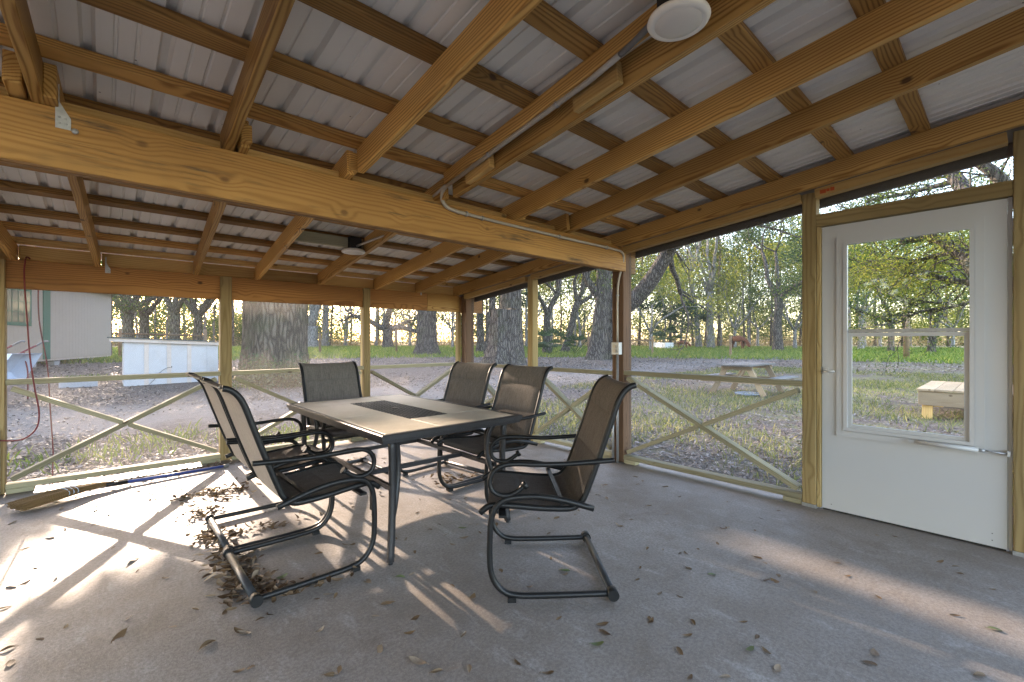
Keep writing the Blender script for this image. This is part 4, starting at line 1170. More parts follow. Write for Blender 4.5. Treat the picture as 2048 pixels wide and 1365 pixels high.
def leaf_quads(r, centers, sizes, n_each, leaf, flat=.6):
    C = np.repeat(np.array(centers), n_each, axis=0); S = np.repeat(np.array(sizes), n_each)[:, None]
    N = len(C)
    P = C + r.normal(0, 1, (N, 3)) * S * np.array([1, 1, flat]) * .5
    a = r.normal(0, 1, (N, 3)); a /= np.linalg.norm(a, axis=1)[:, None]
    b = np.cross(a, r.normal(0, 1, (N, 3))); b /= np.linalg.norm(b, axis=1)[:, None] + 1e-9
    l = leaf * r.uniform(.6, 1.4, (N, 1))
    V = np.stack([P - a*l, P + b*l*.45, P + a*l, P - b*l*.45], axis=1)
    return V.reshape(-1, 3), N

def crown_obj(name, r, tips, n_each, leaf, mat, parent, spread=.45, flat=.6, local=True):
    V, N = leaf_quads(r, [t[0] for t in tips], [max(.5, t[1] * spread) for t in tips], n_each, leaf, flat)
    return link(name, quads_mesh(name, V, N), parent, M[mat], local)

def make_tree(name, seed, H, r0, mat, leafmat, n_each, leaf, trunk=.3, kids=(3, 4), ang=(.45, .95), lean=(0, 0), wander=.14, up=.03, maxlev=3, flare=1.5, spread=.45, shrink=.7, loc=(0, 0, 0), limbl=.36):
    r = np.random.default_rng(seed); t = empty(name, tuple(loc))
    T = MB(); tips = []
    d = unit(np.array([lean[0], lean[1], 1.0])); h = H * trunk
    pts = [d * h * f + np.array([r.normal(0, .03), r.normal(0, .03), 0]) * h * f * .5 for f in (0, .04, .1, .2, .4, .6, .8, 1)]
    pts[0] = pts[0] - np.array([0, 0, .3])
    fl = [flare, flare * .9, 1 + (flare - 1) * .45, 1.08, 1.0, .95, .92, .95]
    T.tube(pts, [r0 * f for f in fl], 14)
    k = int(r.integers(kids[0], kids[1] + 1)); az = r.uniform(0, 6.28)
    for j in range(k):
        limb(T, r, pts[-1] - d * r.uniform(0, .12) * h, rot_about(d, r.uniform(*ang) * (.5 if j == 0 else 1), az + 6.28 * j / k, r), H * limbl * r.uniform(.8, 1.15), r0 * .62, 1, tips, wander, up, (2, 3), ang, maxlev, shrink)
    T.obj('trunk', M[mat], t, local=True, fix=False)
    if n_each: crown_obj('crown', r, tips, int(n_each * 2.4), leaf * .58, leafmat, t, spread)
    return t, tips

# --- A: massive live oak behind the far chair, its unseen crown is shaped to shade the porch
def bark_column(mb, r, prof, n=40, twist=0.0, lobes=((5, .06), (9, .03), (17, .02))):
    """fluted trunk: prof = list of (center, radius)"""
    ph = [r.uniform(0, 6.28) for _ in lobes]; V = []
    for i, (c, R_) in enumerate(prof):
        fl = 1.0 if i > 2 else 1.6
        for k in range(n):
            a = 2 * math.pi * k / n
            q = 1 + sum(am * fl * math.sin(m * a + p + twist * i) for (m, am), p in zip(lobes, ph)) + r.normal(0, .006)
            V.append((c[0] + R_*q*math.cos(a), c[1] + R_*q*math.sin(a), c[2]))
    Fq = [(i*n+k, i*n+(k+1) % n, (i+1)*n+(k+1) % n, (i+1)*n+k) for i in range(len(prof)-1) for k in range(n)]
    mb.add(V, Fq, True)
    return len(prof)

SUN_S = TO_SUN.z / TO_SUN.y
def oak_A():
    r = np.random.default_rng(11); b = at_depth(551, 14.8)
    t = empty('live_oak', tuple(b), 'massive live oak trunk standing directly behind the far end chair', 'tree')
    R_ = .93
    mb = MB(); bark_column(mb, r, [((0, 0, -.3), R_*1.25), ((0, 0, .1), R_*1.12), ((0, 0, .5), R_*1.04), ((0, 0, 1.0), R_*1.0), ((.02, 0, 1.7), R_*.98), ((.02, .03, 2.6), R_*.99), ((0, .05, 3.4), R_*1.06), ((0, .05, 5.0), R_*.98), ((0, .05, 6.4), R_*.9), ((0, .05, 7.2), R_*.5)])
    tips = []
    for k in range(8):
        az = k * .785 + .2
        limb(mb, r, (math.cos(az)*.5, math.sin(az)*.5, 6.0 + .25*(k % 3)), (math.cos(az), math.sin(az), .55), 5.0, .36, 1, tips, .12, .0, (2, 3), (.4, .9), 3, .66)
    mb.obj('trunk', M['oak_bark2'], t, local=True, fix=False)
    # crown out of view, leaves cut away along sun rays to shape the slab's sun patches
    n = 1500
    cx_, cy_, ch = r.uniform(-1.9, 5.5, n), r.uniform(14.5, 26, n), r.uniform(.1, 4.2, n) ** 1.0
    C = np.c_[cx_, cy_, ch + SUN_S * (cy_ - YW)] - b
    V, N = leaf_quads(r, C, r.uniform(.5, .9, n), 26, .13, .5)
    W = V.reshape(-1, 4, 3); c = W.mean(1) + b
    X_, h0 = c[:, 0] + .014/.963 * 0, c[:, 2] - SUN_S * (c[:, 1] - YW)
    X_ = X_ - TO_SUN.x / TO_SUN.y * (c[:, 1] - YW)
    wob = .05 * np.sin(X_ * 9.0) + .04 * np.sin(X_ * 23.0)
    keep = np.select([X_ < -.22, X_ < .95, X_ < 2.36, X_ < 3.13],
                     [(h0 > .10) & ~((X_ > -.42) & (h0 > .34) & (h0 + wob < .92)), h0 + wob > .64, ((h0 + wob > 1.08) & (h0 + .3 * wob < np.where(X_ < 1.62, 1.42, 1.55))) | (h0 > 1.75),
                      ((h0 + wob < 1.17) & (h0 > .75)) | (h0 > 1.72) | ((X_ < 2.43) & (h0 > .8) & (h0 < 1.5)) | ((X_ > 2.635) & (X_ < 2.73) & (h0 > .8) & (h0 < 1.48))], True)
    keep &= (c[:, 2] > 1.42 + .092 * c[:, 1])
    W = W[keep]
    link('crown', quads_mesh('crown', W.reshape(-1, 3), len(W)), t, M['oak_leaf'], True)
    # leafy sprouts at its foot
    for k, (px, d) in enumerate(((505, 13.0), (545, 12.6), (590, 12.9))):
        p = at_depth(px, d); h = .55 + .2 * (k == 1)
        V, N = leaf_quads(r, [(p[0] + r.normal(0, .25), p[1] + r.normal(0, .25), p[2] + abs(r.normal(.25, .18))) for _ in range(60)], [.3]*60, 16, .055, .8)
        e = empty('leafy_shrub', tuple(p), ['low green shrub at the left foot of the massive oak', 'bluish leafy shrub in front of the massive oak', 'small green shrub at the right foot of the massive oak'][k], 'shrub', 'shrubs at the foot of the oak')
        link('foliage', quads_mesh('foliage', V - np.array([p[0], p[1], p[2]]), N), e, M['dark_leaf'], True)
        s = MB()
        for j in range(7): s.tube([(r.normal(0, .05), r.normal(0, .05), 0), (r.normal(0, .2), r.normal(0, .2), h * .8)], .008, 4)
        s.obj('stem', M['oak_bark'], e, local=True, fix=False)
oak_A()

# --- B: flared oak trunk between the posts
def oak_plain(name, px, d, R_, seed, label, H=11, flare=1.55, lean=(0, 0), mat='oak_bark', n_each=40, leaf=.075, fork=3.6, leafmat='oak_leaf', nl=6, ll=4.2):
    r = np.random.default_rng(seed); b = at_depth(px, d)
    t = empty(name, tuple(b), label, 'tree'); mb = MB()
    zs = [-.3, .08, .35, .8, 1.5, 2.4, fork, fork + .9]; fs = [flare*1.12, flare*.95, 1.25, 1.08, 1.0, .96, .98, .6]
    bark_column(mb, r, [((lean[0]*z, lean[1]*z, z), R_*f) for z, f in zip(zs, fs)])
    tips = []
    for k in range(nl):
        az = 6.28 * k / nl + r.uniform(0, .5)
        limb(mb, r, (lean[0]*fork + math.cos(az)*R_*.4, lean[1]*fork + math.sin(az)*R_*.4, fork + .1*(k % 3)), (math.cos(az), math.sin(az), r.uniform(.35, 1.1)), ll, R_*.42, 1, tips, .13, .01, (2, 3), (.4, .9), 3, .68)
    mb.obj('trunk', M[mat], t, local=True, fix=False)
    crown_obj('crown', r, tips, n_each, leaf, leafmat, t, .55, .5)
    return t, r, b
oak_plain('live_oak', 853, 33.5, .74, 21, 'oak with smooth flared base in the middle of the back view', fork=4.2)

# --- stump D: huge oak sawn off at head height with a living stem behind it
def oak_D():
    r = np.random.default_rng(31); b = at_depth(1010, 23.4)
    t = empty('cut_oak', tuple(b), 'huge oak trunk sawn off flat beside a living stem at the corner', 'tree')
    mb = MB(); R_ = .66
    prof = [((-.10, 0, z), R_*f) for z, f in ((-.3, 1.75), (.1, 1.55), (.5, 1.30), (1.0, 1.15), (1.7, 1.06), (2.3, 1.02), (2.78, 1.0))]
    n = bark_column(mb, r, prof, 44, .05, ((4, .09), (7, .06), (13, .03)))
    top = MB(); nn = 44; base = len(mb.v) - nn
    rim = mb.v[base:base + nn]; c = np.mean(rim, axis=0)
    top.add([tuple(c + np.array([0, 0, .03]))] + [(x, y, z + .002 + .05*math.sin(k*.6)) for k, (x, y, z) in enumerate(rim)], [(0, 1 + k, 1 + (k+1) % nn) for k in range(nn)])
    top.obj('sawn_face', M['cut'], t, local=True, fix=False)
    lx, ly = RGT[0], RGT[1]
    mb.tube([(-.1 - .55*lx, -.55*ly, 2.5), (-.1 - .58*lx, -.58*ly, 3.05), (-.1 - .53*lx, -.53*ly, 3.3)], [.16, .13, .05], 7)
    bark_column(mb, r, [((.52*lx + .05, .52*ly + .35, z), q) for z, q in ((-.3, .85), (.2, .72), (.9, .62), (2, .56), (3.2, .54), (4.6, .5), (6, .42))], 30)
    tips = []
    for k in range(6):
        az = k * 1.05; limb(mb, r, (.52*lx + .05, .52*ly + .35, 4.4 + .25*k), (math.cos(az), math.sin(az), .7), 4.0, .26, 1, tips, .14, .0, (2, 3), (.4, .9), 3, .68)
    mb.obj('trunk', M['oak_bark'], t, local=True, fix=False)
    crown_obj('crown', r, tips, 34, .075, 'oak_leaf', t, .55, .5)
oak_D()

# --- C: leaning split oak with a great limb rising to the right
def oak_C():
    r = np.random.default_rng(41); d = 26.8; b = at_depth(1200, d)
    t = empty('leaning_oak', tuple(b), 'old split oak leaning right with a great limb behind the middle post', 'tree')
    mb = MB()
    def Lp(px, py, dd=d): return pt(px, py, dd) - b
    def col(pts, rad, n=26):
        bark_column(mb, r, [(p, q) for p, q in zip(pts, rad)], n)
    col([Lp(1190, 728), Lp(1191, 718), Lp(1194, 700), Lp(1199, 660), Lp(1205, 610), Lp(1207, 565), Lp(1206, 520), Lp(1212, 470)], [.72, .66, .56, .50, .46, .43, .40, .34])
    col([Lp(1222, 728, 27.3), Lp(1220, 716, 27.3), Lp(1218, 698, 27.3), Lp(1220, 660, 27.3), Lp(1226, 620, 27.3), Lp(1234, 580, 27.3)], [.78, .66, .58, .54, .52, .50])
    mb.tube(arc([Lp(1222, 640, 27.2), Lp(1245, 618, 27), Lp(1272, 596, 26.6), Lp(1298, 566, 26), Lp(1318, 535, 25.5), Lp(1338, 500, 25), Lp(1352, 450, 24.5), Lp(1370, 400, 24)], 4), [.55 - .0085*i for i in range(29)], 14)
    tips = []
    limb(mb, r, Lp(1203, 600), Lp(1150, 545) - Lp(1203, 600), 3.4, .26, 1, tips, .10, .02, (2, 3), (.3, .8), 3, .7)
    limb(mb, r, Lp(1207, 540), Lp(1120, 500) - Lp(1207, 540), 3.6, .24, 1, tips, .10, .02, (2, 3), (.3, .8), 3, .7)
    for px, py in ((1212, 470), (1352, 450), (1370, 400), (1338, 500)):
        for k in range(3): limb(mb, r, Lp(px, py, 26 if px < 1300 else 24.4), r.normal(0, 1, 3) * np.array([1, 1, .3]) + np.array([0, 0, .6]), 4.2, .2, 1, tips, .14, .0, (2, 3), (.4, .9), 3, .7)
    mb.obj('trunk', M['oak_bark'], t, local=True, fix=False)
    crown_obj('crown', r, tips, 40, .065, 'yellow_leaf', t, .5, .5)
oak_C()

# --- E: oak just outside on the right; its leafy limbs hang across the door window
def oak_E():
    r = np.random.default_rng(51); b = at_depth(2230, 12.0)
    t = empty('door_oak', tuple(b), 'big oak limbs with dense foliage hanging across the upper door window', 'tree')
    mb = MB(); bark_column(mb, r, [((0, 0, z), q) for z, q in ((-.3, .8), (.2, .66), (1, .55), (2.5, .5), (4.0, .5))], 26)
    def Lp(px, py, d): return pt(px, py, d) - b
    paths = [([Lp(2230, 600, 12), Lp(2080, 585, 12.5), Lp(1960, 548, 13), Lp(1935, 520, 13.4), Lp(1900, 495, 14), Lp(1862, 475, 14.6), Lp(1800, 484, 15.2)], .24),
             ([Lp(1920, 512, 13.6), Lp(1885, 508, 14), Lp(1845, 520, 14.5), Lp(1800, 540, 15)], .07),
             ([Lp(2080, 580, 12.5), Lp(1960, 568, 13.5), Lp(1900, 560, 14.2), Lp(1830, 545, 15), Lp(1770, 533, 16), Lp(1735, 520, 16.6)], .11),
             ([Lp(2080, 500, 12), Lp(1960, 415, 12.5), Lp(1915, 362, 13), Lp(1890, 330, 13.4), Lp(1840, 280, 14)], .23),
             ([Lp(1915, 362, 13), Lp(1850, 378, 13.6), Lp(1790, 392, 14.2), Lp(1730, 402, 15)], .07),
             ([Lp(2150, 560, 11.6), Lp(2050, 420, 11), Lp(1980, 340, 11), Lp(1900, 300, 11.4)], .18),
             ([Lp(1960, 600, 13.5), Lp(1900, 615, 14), Lp(1850, 622, 14.6), Lp(1800, 640, 15)], .05),
             ([Lp(1900, 495, 14), Lp(1820, 440, 14.6), Lp(1740, 425, 15.5), Lp(1690, 430, 16)], .08)]
    tips = []
    for P, rad in paths:
        A = arc(P, 4); mb.tube(A, [rad * (1 - .6*i/len(A)) + .012 for i in range(len(A))], 8)
        for i in range(3, len(A), 2):
            dv = unit(A[i] - A[i-1])
            for j in range(2): limb(mb, r, A[i], rot_about(dv, r.uniform(.5, 1.2), r.uniform(0, 6.28), r), 1.25, .028, 2, tips, .2, -.03, (2, 3), (.3, .9), 3, .62, 5)
    mb.obj('trunk', M['oak_bark'], t, local=True, fix=False)
    V, N = leaf_quads(r, [q[0] for q in tips], [.62] * len(tips), 40, .036, .6)
    link('crown', quads_mesh('crown', V[:4 * (N // 2)], N // 2), t, M['yellow_leaf'], True)
    link('crown', quads_mesh('crown', V[4 * (N // 2):], N - N // 2), t, M['oak_leaf'], True)
oak_E()

# --- individually placed pasture trees
def one(name, label, px, d, group=None, **kw):
    t, tips = make_tree(name, **kw); b = at_depth(px, d); t.location = tuple(b)
    tag(t, label, 'tree', group); return t
one('pale_tree', 'pale grey bare tree forking high in the pasture, centre of the side view', 1421, 48, seed=61, H=18, r0=.36, mat='pale_bark', leafmat='oak_leaf', n_each=5, leaf=.16, trunk=.34, ang=(.25, .6), up=.07, spread=.35, limbl=.30)
one('pale_tree', 'pale tree leaning left, second of the pale pair in the pasture', 1398, 50, seed=62, H=14, r0=.30, mat='pale_bark', leafmat='yellow_leaf', n_each=8, leaf=.16, trunk=.32, ang=(.3, .7), lean=(-.05, .07), up=.05, spread=.4)
one('dark_oak', 'dark trunked oak with dense dark crown left of the door post', 1556, 38.5, seed=63, H=13, r0=.34, mat='oak_bark', leafmat='dark_leaf', n_each=80, leaf=.17, trunk=.36, ang=(.4, .95), up=.02, spread=.6)
one('young_oak', 'oak with a stooping crown seen through the door, left of the post', 1782, 34, seed=64, H=11, r0=.20, mat='oak_bark', leafmat='oak_leaf', n_each=40, leaf=.16, trunk=.22, spread=.6)
one('young_oak', 'oak behind the wooden platform at the right edge of the door glass', 1862, 33, seed=65, H=10, r0=.22, mat='oak_bark', leafmat='yellow_leaf', n_each=40, leaf=.16, trunk=.22, lean=(.05, -.1), spread=.6)
one('young_oak', 'pale stemmed oak at the left edge of the door glass', 1722, 40, seed=66, H=13, r0=.22, mat='pale_bark', leafmat='oak_leaf', n_each=36, leaf=.18, trunk=.26, spread=.6)
one('spreading_oak', 'wide spreading oak with low limbs left of the flared trunk', 776, 50, seed=67, H=12, r0=.55, mat='oak_bark', leafmat='oak_leaf', n_each=14, leaf=.18, trunk=.18, ang=(.7, 1.2), kids=(5, 6), up=.03, wander=.2)
one('forked_oak', 'grey oak forking low, right of the massive trunk', 624, 50, seed=68, H=15, r0=.62, mat='pale_bark', leafmat='oak_leaf', n_each=22, leaf=.19, trunk=.16, ang=(.2, .5), kids=(3, 3), up=.05)
one('grey_oak', 'single grey trunk between the round post and the forked oak', 651, 54, seed=69, H=17, r0=.36, mat='pale_bark', leafmat='oak_leaf', n_each=24, leaf=.2, trunk=.4, ang=(.3, .8))
one('dark_evergreen', 'small dark leafy tree in the far woods left of a thin post', 1340, 52, seed=70, H=8, r0=.12, mat='oak_bark', leafmat='dark_leaf', n_each=60, leaf=.2, trunk=.2, spread=.7)
one('leaning_tree', 'dark leaning trunk left of the old split oak', 1130, 38, seed=71, H=11, r0=.30, mat='oak_bark', leafmat='oak_leaf', n_each=26, leaf=.16, trunk=.4, lean=(.18, -.16), ang=(.3, .9))
one('twisted_oak', 'dark twisted oak just right of the thin side post', 1094, 36, seed=72, H=11, r0=.32, mat='oak_bark', leafmat='dark_leaf', n_each=30, leaf=.16, trunk=.3, wander=.22, ang=(.4, .9))
one('side_oak', 'slim dark trunk between corner post and sawn oak', 961, 37, seed=73, H=13, r0=.29, mat='oak_bark', leafmat='oak_leaf', n_each=24, leaf=.16, trunk=.5)
one('side_oak', 'leaning slim trunk touching the left side of the sawn oak', 976, 33, seed=74, H=12, r0=.26, mat='oak_bark', leafmat='oak_leaf', n_each=24, leaf=.16, trunk=.5, lean=(.05, -.06))
for k, (px, d, lab) in enumerate(((60, 50, 'oak added behind the left part of the tan shed for yard shade'), (178, 50, 'oak added behind the right end of the tan shed for yard shade'), (257, 46, 'oak rising above the left end of the white shelter'), (288, 50, 'second oak above the white shelter, left half'), (350, 46, 'leaning double oak above the middle of the white shelter'), (396, 50, 'stubby dark oak above the right end of the white shelter'))):  # first two added behind the shed; all made tall to shade the drive
    one('yard_oak', lab, px, d, 'oaks behind the white shelter', seed=78 + k, H=13.5, r0=.46, mat='oak_bark2', leafmat='oak_leaf', n_each=44, leaf=.17, trunk=.26, ang=(.35, .95), kids=(3, 5), wander=.18)

def oak_F():  # added tree, crown shaped along the sun rays to shade the drive
    r = np.random.default_rng(55); b = at_depth(196, 32)
    t = empty('added_shade_oak', tuple(b), 'tall oak added right behind the tan shed to shade the drive', 'tree'); mb = MB(); tips = []
    bark_column(mb, r, [((0, 0, z), q) for z, q in ((-.3, .7), (.2, .55), (1.2, .45), (4, .4), (6, .36))], 20)
    for k in range(7):
        az = k * .9; limb(mb, r, (0, 0, 5.2 + .1*k), (math.cos(az), math.sin(az), .45), 2.4, .17, 1, tips, .14, 0, (2, 3), (.4, .9), 3, .62)
    mb.obj('trunk', M['oak_bark2'], t, local=True, fix=False)
    n = 520; y = r.uniform(-5, 5, n) + b[1]; h = -.55 - 3.2 * r.beta(1, 1.25, n)
    C = np.c_[r.uniform(-2.6, 6.2, n), y, h + SUN_S * (y - YW)] - b
    V, N = leaf_quads(r, C, r.uniform(.5, .85, n), 26, .10, .5)
    W = V.reshape(-1, 4, 3); c = W.mean(1) + b
    W = W[c[:, 2] - SUN_S * (c[:, 1] - YW) < -.12]
    link('crown', quads_mesh('crown', W.reshape(-1, 3), len(W)), t, M['oak_leaf'], True)
oak_F()

for k, (px, d, H, lm, lab) in enumerate(((1302, 42, 11, 'yellow_leaf', 'sunlit yellow green tree beyond the pasture rail'), (1362, 56, 13, 'oak_leaf', 'leafy oak behind the grazing calf'), (1470, 46, 12, 'yellow_leaf', 'yellow green tree between the pale trunks and the dark oak'),
        (1515, 52, 14, 'oak_leaf', 'leafy oak just left of the dark trunked oak'), (1590, 44, 12, 'oak_leaf', 'leafy oak touching the door post'), (1650, 46, 13, 'yellow_leaf', 'yellow green tree hidden by the door post'), (1760, 48, 12, 'yellow_leaf', 'yellow green tree low in the upper door glass'), (1905, 42, 12, 'oak_leaf', 'leafy oak far beyond the platform'),
        (690, 56, 13, 'yellow_leaf', 'yellow green tree behind the round post'), (820, 58, 13, 'oak_leaf', 'leafy oak left of the flared trunk'), (905, 52, 12, 'yellow_leaf', 'yellow green tree by the corner post'), (1060, 46, 12, 'oak_leaf', 'leafy oak behind the sawn oak'), (1160, 50, 13, 'yellow_leaf', 'yellow green tree behind the leaning trunk'))):
    one('leafy_tree', lab, px, d, None, seed=120 + k, H=H, r0=.16, mat='pale_bark', leafmat=lm, n_each=34, leaf=.17, trunk=.16, ang=(.4, 1.1), spread=.7)

# palmettos under the trees beside the old split oak
def palmetto(px, d, s, lab):
    r = np.random.default_rng(int(px)); b = at_depth(px, d); t = empty('palmetto', tuple(b), lab, 'shrub', 'dark palmettos under the side trees')
    m = MB()
    for k in range(16):
        az = r.uniform(0, 6.28); el = r.uniform(.3, 1.3); L = s * r.uniform(.7, 1.1)
        dv = np.array([math.cos(az)*math.cos(el), math.sin(az)*math.cos(el), math.sin(el)]); c = dv * L
        m.tube([(0, 0, 0), c * .6, c], .015, 4)
        u = unit(np.cross(dv, (0, 0, 1))); w = np.cross(u, dv)
        for q in np.linspace(-1.2, 1.2, 11):
            e = c + (dv * math.cos(q) + u * math.sin(q)) * s * .5 + np.array([0, 0, -.12 * s])
            md = (c + e) / 2 + w * .03
            pr = unit(np.cross(e - c, w)) * .03 * s
            m.add([c, md + pr, e, md - pr], [(0, 1, 2, 3)])
    m.obj('frond', M['dark_leaf'], t, local=True, fix=False)
palmetto(1098, 33, 1.6, 'dark palmetto at the foot of the twisted oak')
palmetto(1150, 36, 1.3, 'dark palmetto left of the old split oak')
palmetto(1330, 50, 2.2, 'dark palmetto clump beyond the white trough')

# --- slender pines of the far woods: three kinds, copied
def pine(seed, H):
    r = np.random.default_rng(seed); t = empty('pine_tree', (0, 0, 0)); T = MB()
    pts = [(r.normal(0, .02)*z, r.normal(0, .02)*z, z) for z in np.linspace(-.3, H, 8)]
    T.tube(pts, [.17 - .016*i for i in range(8)], 8); C, S = [], []
    for k in range(30):
        z = H * r.uniform(.45, 1.0); az = r.uniform(0, 6.28); L = (1.25 - z/H) * H * .20 + .5
        p0 = np.array([0, 0, z]); p1 = p0 + np.array([math.cos(az)*L, math.sin(az)*L, r.uniform(.0, .6)])
        T.tube([p0, (p0+p1)/2 + (0, 0, .1), p1], [.035, .025, .012], 4)
        C += [p1, (p0 + p1) / 2 + np.array([0, 0, .1])]; S += [1.5, 1.2]
    T.obj('trunk', M['pine_bark'], t, local=True, fix=False)
    V, N = leaf_quads(r, C, S, 60, .12, .5); link('crown', quads_mesh('crown', V, N), t, M['needle'], True)
    return t
def slim(seed, H, leafmat):
    t, _ = make_tree('slender_tree', seed, H, .13, 'pale_bark', leafmat, 26, .24, trunk=.4, ang=(.25, .7), up=.04, kids=(2, 3), spread=.75)
    return t
protos = [pine(91, 19), pine(92, 16), slim(93, 12, 'yellow_leaf'), slim(94, 10, 'pale_leaf'), slim(95, 14, 'oak_leaf')]
used = set()
r = np.random.default_rng(97)
labs = {0: 'slender pine in the sunlit woods at the far side of the pasture', 1: 'slender pine in the sunlit woods at the far side of the pasture', 2: 'thin leafy tree at the edge of the far woods', 3: 'thin leafy tree at the edge of the far woods', 4: 'thin leafy tree at the edge of the far woods'}
spots = [(px + r.normal(0, 9), r.uniform(52, 70)) for px in np.linspace(215, 2060, 86)]
for i, (px, d) in enumerate(spots):
    k = int(r.choice([0, 0, 1, 2, 2, 3, 3, 4] if px > 340 else [2, 3, 3, 4]))
    t = protos[k]
    if k in used: t = copy_tree(protos[k])
    used.add(k)
    t.location = tuple(at_depth(px, d)); t.rotation_euler = (r.normal(0, .03), r.normal(0, .03), r.uniform(0, 6.28))
    s = r.uniform(.8, 1.2); t.scale = (s, s, s)
    zn = ['behind the white shelter', 'right of the massive oak', 'around the flared oak trunk', 'behind the sawn oak and leaning oak', 'beyond the picnic table and trough', 'seen through the door window'][int(np.searchsorted([450, 735, 915, 1245, 1610], px))]
    tag(t, ('slender pine of the far woods, ' if k < 2 else 'thin leafy tree of the far woods, ') + zn, 'tree', ('far pines ' if k < 2 else 'far leafy trees ') + zn)
for k, t in enumerate(protos):
    if k not in used:
        for c in list(t.children): bpy.data.objects.remove(c)
        bpy.data.objects.remove(t)

# --- the wood behind them reads as one mass
def woods():
    r = np.random.default_rng(99); C, S = [], []
    for k in range(5000):
        px = r.uniform(-250, 2500); d = r.uniform(62, 100); b = at_depth(px, d)
        z = .6 + r.beta(1.0, 1.5) * ((18 if px > 700 else 12) + 4*math.sin(px*.011) + 3*math.sin(px*.037))
        C.append((b[0], b[1], b[2] + z)); S.append(r.uniform(1.2, 3.2))
    V, N = leaf_quads(r, C[:2200], S[:2200], 110, .16, .7)
    V2, N2 = leaf_quads(r, C[2200:], S[2200:], 95, .17, .7)
    o = link('distant_woods', quads_mesh('distant_woods', V2, N2), None, M['oak_leaf']); tag(o, 'deep green woods closing the view beyond the pasture', kind='stuff')
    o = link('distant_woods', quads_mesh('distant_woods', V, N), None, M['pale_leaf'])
    tag(o, 'pale green woods closing the view beyond the pasture', kind='stuff')
    C, S = [], []
    for k in range(260):
        a = r.uniform(2.55, 3.75); d = r.uniform(24, 40); C.append((d*math.cos(a), d*math.sin(a), 1 + r.beta(1.4, 1.6) * 12)); S.append(r.uniform(2, 4))
    V, N = leaf_quads(r, C, S, 50, .4, .6)
    o = link('added_side_woods', quads_mesh('added_side_woods', V, N), None, M['pale_leaf'])  # added out of view to cut low skylight on the door
    tag(o, 'unseen green woods added left of the porch to dim the door', kind='stuff')
    C, S = [], []
    for k in range(900):
        px = r.uniform(-250, 2500); d = r.uniform(60, 72); b = at_depth(px, d); C.append((b[0], b[1], b[2] + abs(r.normal(.3, .4)))); S.append(1.5)
    V, N = leaf_quads(r, C, S, 90, .10, .5)
    o = link('dry_brush', quads_mesh('dry_brush', V, N), None, M['dry_brush']); tag(o, 'tan dry brush along the far edge of the pasture', kind='stuff')
woods()

# ------------------------------------------------------------------ litter, grass
def scatter_flat(name, n, fn, leaf, mat, lift, tilt, label, aspect=.42):
    r = np.random.default_rng(n); P = fn(r, n); N = len(P)
    P = np.c_[P, gz(P[:, 0], P[:, 1]) + r.uniform(lift[0], lift[1], N)]
    az = r.uniform(0, 6.28, N); a = np.c_[np.cos(az), np.sin(az), r.normal(0, tilt, N)]; b = np.c_[-np.sin(az), np.cos(az), r.normal(0, tilt, N)]
    l = (leaf * r.uniform(.55, 1.35, N))[:, None]
    V = np.stack([P - a*l, P + b*l*aspect, P + a*l, P - b*l*aspect], axis=1).reshape(-1, 3)
    o = link(name, quads_mesh(name, V, N), None, M[mat]); return tag(o, label, kind='stuff')
def out_of_slab(P): return P[~((P[:, 0] > -3.3) & (P[:, 0] < 4.05) & (P[:, 1] > -2.8) & (P[:, 1] < 5.5))]
def f_litter(r, n):
    ang = r.uniform(-.5, 2.3, n); rad = 4.0 + 22 * r.beta(1.0, 2.6, n)
    P = out_of_slab(np.c_[rad*np.cos(ang), rad*np.sin(ang)])
    Y = P[:, 1] + 1.2*np.sin(P[:, 0]*.5); road = (Y > 8.8) & (Y < 12.3) & (P[:, 0] < 6.5)
    dry = (P[:, 0] > 4.3) & (P[:, 1] < 6.0)
    k = np.where(road, r.uniform(0, 1, len(P)) < .18, np.where(dry, r.uniform(0, 1, len(P)) < .55, True)); return P[k]
scatter_flat('leaf_litter', 210000, f_litter, .030, 'litter', (.0, .022), .28, 'brown and grey fallen leaves covering the yard')
def f_far(r, n):
    ang = r.uniform(-.4, 2.2, n); rad = r.uniform(20, 33, n); return np.c_[rad*np.cos(ang), rad*np.sin(ang)]
scatter_flat('leaf_litter', 60000, f_far, .05, 'litter', (.0, .03), .28, 'dead leaves spread under the oaks at the yard edge')
def blades(name, n, fn, h, w, mat, label):
    r = np.random.default_rng(n + 1); P = fn(r, n); N = len(P)
    z = gz(P[:, 0], P[:, 1]); az = r.uniform(0, 6.28, N); hh = h * r.uniform(.5, 1.4, N)
    s = np.c_[np.cos(az)*w, np.sin(az)*w, np.zeros(N)]; tip = np.c_[P + r.normal(0, h*.5, (N, 2)), z + hh]
    B = np.c_[P, z - .01]; md = (B + tip)/2 + np.c_[np.zeros((N, 2)), hh*.12]
    V = np.stack([B - s, B + s, md + s*.7, tip], axis=1).reshape(-1, 3)
    o = link(name, quads_mesh(name, V, N), None, M[mat]); return tag(o, label, kind='stuff')
def f_dry(r, n):
    P = np.c_[r.uniform(4.15, 22, n), r.uniform(-7, 8.5, n)]
    q = np.sin(P[:, 0]*1.3 + .6*np.sin(P[:, 1]*1.7)) + np.sin(P[:, 1]*1.1 + P[:, 0]*.35) + r.normal(0, .5, n)
    return out_of_slab(P[q > -.15])
blades('dry_grass', 90000, f_dry, .085, .006, 'grass', 'thin patchy winter grass on the side yard')
def f_green(r, n):
    ang = r.uniform(-.35, 2.0, n); rad = np.sqrt(r.uniform(29.5**2, 58**2, n)); P = np.c_[rad*np.cos(ang), rad*np.sin(ang)]
    return P
blades('pasture_grass', 90000, f_green, .20, .03, 'pasture', 'bright green pasture grass beyond the fence posts')
